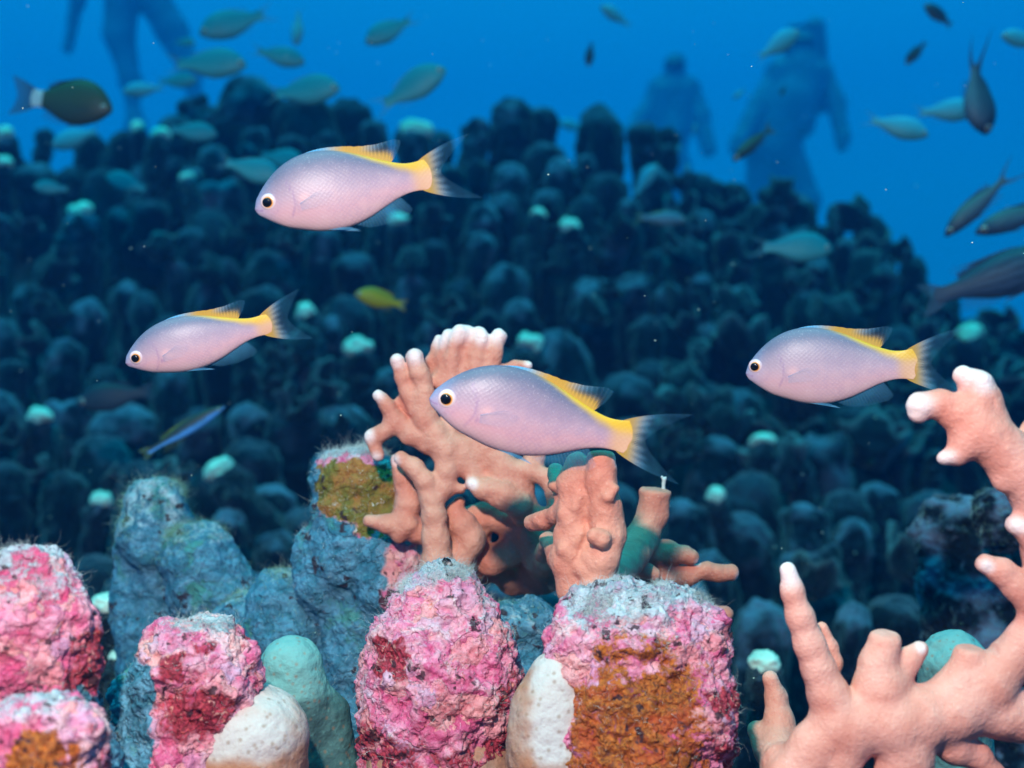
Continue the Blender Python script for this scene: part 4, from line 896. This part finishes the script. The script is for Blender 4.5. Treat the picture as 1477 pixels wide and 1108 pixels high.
BF = [
 (chro, (356, 94), (262, 92), 1.15, 'green chromis facing right in open water, above the left crest'),
 (chro, (439, 90), (378, 76), 1.35, 'small green chromis facing right behind the larger one at upper left'),
 (chro, (492, 130), (402, 132), 1.10, 'green chromis resting over the left crest coral heads'),
 (chro, (290, 52), (372, 20), 1.30, 'dim green chromis with its tail up at the top edge'),
 (pale, (428, 66), (430, 22), 1.50, 'slender fish seen end-on, hanging head down near the top edge'),
 (chro, (528, 64), (586, 30), 1.25, 'grey chromis diving to the lower left near the top edge'),
 (chro, (643, 100), (560, 146), 1.05, 'green chromis swimming up to the right over the pale crest tip'),
 (pale, (866, 10), (904, 32), 1.60, 'small pale chromis at the top edge, centre right'),
 (dark, (849, 96), (853, 66), 1.60, 'tiny dark fish head down in open water, centre right'),
 (pale, (1154, 44), (1100, 80), 1.20, 'bright pale chromis slanting up in front of the right diver'),
 (mask, (1056, 234), (1108, 188), 1.15, 'olive fish with dark head in front of the right diver'),
 (dark, (1334, 6), (1366, 34), 1.45, 'upper of two small dark fish silhouettes at upper right'),
 (dark, (1308, 92), (1330, 66), 1.50, 'lower of two small dark fish silhouettes at upper right'),
 (pale, (1442, 52), (1500, 62), 1.10, 'pale chromis cut off by the right edge near the top'),
 (pale, (1338, 196), (1264, 174), 1.05, 'pale chromis facing right, nearest the dark forked fish'),
 (pale, (1412, 160), (1336, 160), 1.15, 'pale chromis half hidden behind the dark forked fish'),
 (grey, (1366, 340), (1442, 264), .95, 'grey fork-tailed fish diving to the lower left at the right edge'),
 (grey, (1402, 338), (1520, 296), .90, 'grey fish cut off by the right edge below the fork-tailed one'),
 (stri, (1540, 372), (1365, 424), .85, 'large dark fish with thin stripes cut off by the right edge'),
 (chro, (1200, 360), (1108, 356), 1.05, 'green chromis facing right over the right shoulder of the reef'),
 (pale, (72, 210), (136, 192), 1.35, 'blue-tinted fish facing left just below the brown damselfish'),
 (pale, (178, 134), (228, 126), 1.60, 'hazy pale fish facing left, right of the brown damselfish'),
 (chro, (284, 116), (236, 118), 1.70, 'faint distant chromis behind the hazy pale fish'),
 (chro, (312, 194), (252, 188), 1.40, 'grey-green chromis low over the columns at upper left'),
 (chro, (406, 258), (332, 236), 1.00, 'green chromis just left of the uppermost pink damselfish'),
 (chro, (50, 270), (92, 272), 1.35, 'small chromis facing left over the columns at far left'),
 (chro, (152, 254), (206, 272), 1.35, 'dim chromis facing left among the columns, upper left'),
 (blue, (990, 318), (928, 314), 1.45, 'blue fish with a yellow-green back below the slim pillar'),
 (pale, (948, 238), (920, 276), 1.70, 'small blue fish slanting upward beside the two-headed pillar'),
 (pale, (806, 178), (842, 184), 2.70, 'pale fish passing behind the crest between two tall pillars'),
 (pale, (1004, 178), (1000, 192), 1.90, 'tiny shining blue fish right of the crest, topmost of three'),
 (pale, (982, 208), (978, 220), 1.90, 'tiny shining blue fish right of the crest, middle of three'),
 (pale, (992, 236), (990, 250), 1.90, 'tiny shining blue fish right of the crest, lowest of three'),
 (dark, (112, 582), (205, 566), 1.05, 'dim dark striped fish below the left pink damselfish'),
 (chro, (282, 62), (256, 60), 1.60, 'tiny yellow-green fish in open water at upper left'),
 (dark, (1126, 138), (1132, 126), 1.60, 'tiny dark fish in front of the right diver chest'),
 (pale, (1058, 142), (1072, 130), 1.70, 'tiny faint pale fish left of the right diver'),
 (chro, (440, 236), (380, 224), 1.60, 'shadowy fish above the back of the uppermost pink damselfish'),
 (yell, (513, 424), (574, 438), .95, 'small bright yellow fish among the columns above the fire coral'),
 (brow, (162, 158), (52, 142), .95, 'brown damselfish with a white tail base and black fins at upper left'),
 (wras, (322, 586), (222, 648), .70, 'slender wrasse with a bright blue stripe below the left damselfish'),
]
for kind, a, b, d, lab in BF:
    if kind.name not in protos: protos[kind.name] = r_ = kind.build()
    else: r_ = dup(protos[kind.name])
    place(r_, a, b, d, dy=rr.uniform(-.25, .25)); tag(r_, lab, 'fish', 'small fish over the reef')
cv = Fish('dark_forktail_fish', mat_fish('dark_fork_skin', (.03, .05, .075), (.05, .08, .11), (.10, .16, .20), head=(.02, .04, .07)), fin_of((.02, .03, .06), 1.6), ds=1.15, ws=1.5, fork=(.55, .17, .06), dorsal=.3, curve=.30, pelvic=False).build()
place(cv, (1424, 194), (1390, 106), 1.05); tag(cv, 'dark curved fish with a long forked tail pointing up, upper right', 'fish', 'small fish over the reef')

# ------------------------------------------------------------------ divers, far off in the haze
def diver(label, d0, body, parts):
    root = empty('person'); me, loc, s = build_px('body', body, d0, 3.6, 9, M_suit, 1.2, .05); root.location = loc; link('body', me, root)
    for nm, caps, mt in parts:
        m2, l2, _ = build_px(nm, caps, d0, 2.6, 5, mt, .3, .05); link(nm, m2, root).location = l2 - loc
    tag(root, label, 'person', 'divers in the haze')
diver('hazy diver with arms hanging, hovering beyond the right shoulder of the reef', 13.0,
    poly([(1158, 60, 17, -6), (1158, 68, 16, -4)]) + poly([(1157, 82, 12), (1152, 98, 32), (1136, 150, 42), (1112, 214, 38)]) + poly([(1122, 102, 17), (1184, 106, 17)])
    + poly([(1122, 106, 17), (1094, 152, 15, -18), (1066, 204, 11, -44), (1060, 216, 9, -48)]) + poly([(1186, 108, 16), (1206, 150, 14, -10), (1216, 198, 10, -26), (1214, 212, 8, -30)])
    + poly([(1102, 222, 24), (1092, 300, 19, 10), (1100, 380, 14, 60)]) + poly([(1136, 224, 24), (1164, 290, 19, 0), (1150, 370, 14, 50)]),
    [('scuba_tank', poly([(1176, 40, 15, 34), (1184, 150, 15, 34)]), M_tank), ('vest', poly([(1128, 104, 22, -8), (1120, 170, 24, -14)]) + poly([(1172, 108, 22, -8), (1152, 178, 24, -14)]), M_tank), ('air_hose', poly([(1176, 34, 4, 30), (1140, 40, 4, 0), (1136, 72, 4, -22), (1156, 72, 4, -24)]), M_tank), ('dive_mask', poly([(1150, 60, 9, -18), (1166, 60, 9, -18)]), M_pupil), ('swim_fin', poly([(1100, 385, 9, 60), (1096, 420, 16, 90), (1094, 440, 17, 100)]), M_suit), ('swim_fin', poly([(1150, 375, 9, 50), (1156, 412, 16, 80), (1158, 430, 17, 90)]), M_suit)])
diver('faint hunched diver with both arms lowered, beyond the crest end', 14.5,
    poly([(974, 92, 16, -6), (974, 100, 15)]) + poly([(972, 114, 13), (970, 130, 24), (966, 190, 28), (962, 230, 26)]) + poly([(950, 126, 14), (994, 126, 14)])
    + poly([(950, 128, 14), (928, 168, 12, -8), (900, 196, 9, -20)]) + poly([(994, 128, 15), (1010, 168, 14, -8), (1022, 216, 11, -20)]) + poly([(950, 236, 20), (944, 310, 17), (950, 380, 13)]) + poly([(976, 236, 20), (984, 310, 17), (980, 380, 13)]),
    [('scuba_tank', poly([(976, 100, 13, 30), (974, 190, 13, 30)]), M_tank), ('vest', poly([(956, 132, 16, -8), (954, 186, 18, -10)]) + poly([(986, 132, 16, -8), (982, 186, 18, -10)]), M_tank), ('dive_mask', poly([(968, 92, 8, -17), (980, 92, 8, -17)]), M_pupil), ('swim_fin', poly([(950, 385, 8), (946, 425, 15, 20)]), M_suit), ('swim_fin', poly([(980, 385, 8), (986, 425, 15, 20)]), M_suit)])
diver('hazy diver at upper left whose legs hang down from the top edge', 13.0,
    poly([(186, -215, 17), (186, -206, 16)]) + poly([(187, -190, 12), (188, -170, 30), (192, -100, 36), (196, -30, 33)]) + poly([(156, -166, 16), (220, -166, 16)])
    + poly([(156, -164, 16), (128, -90, 14), (112, 0, 10), (98, 70, 8)]) + poly([(220, -164, 16), (262, -110, 14), (300, -60, 10)]) + poly([(178, -14, 26), (172, 50, 22), (188, 116, 15), (192, 150, 11)]) + poly([(214, -14, 26), (248, 44, 22), (276, 104, 15), (280, 140, 11)]),
    [('scuba_tank', poly([(192, -180, 14, 36), (196, -80, 14, 36)]), M_tank), ('dive_mask', poly([(178, -214, 9, -17), (194, -214, 9, -17)]), M_pupil), ('swim_fin', poly([(192, 150, 9), (196, 185, 16), (198, 215, 17)]), M_suit), ('swim_fin', poly([(280, 142, 9), (286, 178, 16), (288, 205, 17)]), M_suit)])

# ------------------------------------------------------------------ small things: polyp on the stub, drifting specks
root = empty('hydroid'); me, loc, s = build_px('stalk', poly([(957, 708, 3.0), (957, 698, 2.4), (958, 692, 3.2)]) + poly([(957, 692, 1.6), (955, 688, 1.8)]) + poly([(958, 692, 1.6), (960, 689, 1.6)]), .440, .7, 1.5, M_fila, .2, .3)
root.location = loc; link('stalk', me, root); tag(root, 'tiny glassy hydroid on the broken fire coral stub', 'hydroid')
bm = bmesh.new(); r5 = random.Random(5)
for i in range(230):
    d = r5.uniform(.33, 1.3); p = P(r5.uniform(-40, 1520), r5.uniform(-30, 1000), d); rad = r5.uniform(.35, 1.0) * d / F
    bmesh.ops.create_icosphere(bm, subdivisions=1, radius=rad, matrix=Matrix.Translation(p) @ Matrix.Diagonal((r5.uniform(.7, 1.8), 1, r5.uniform(.6, 1.2), 1)))
me = bpy.data.meshes.new('marine_snow'); bm.to_mesh(me); bm.free(); me.materials.append(M_pale)
tag(link('marine_snow', me), 'tiny pale specks drifting in the water', kind='stuff')
print('columns', ncol, 'cups', ncup)
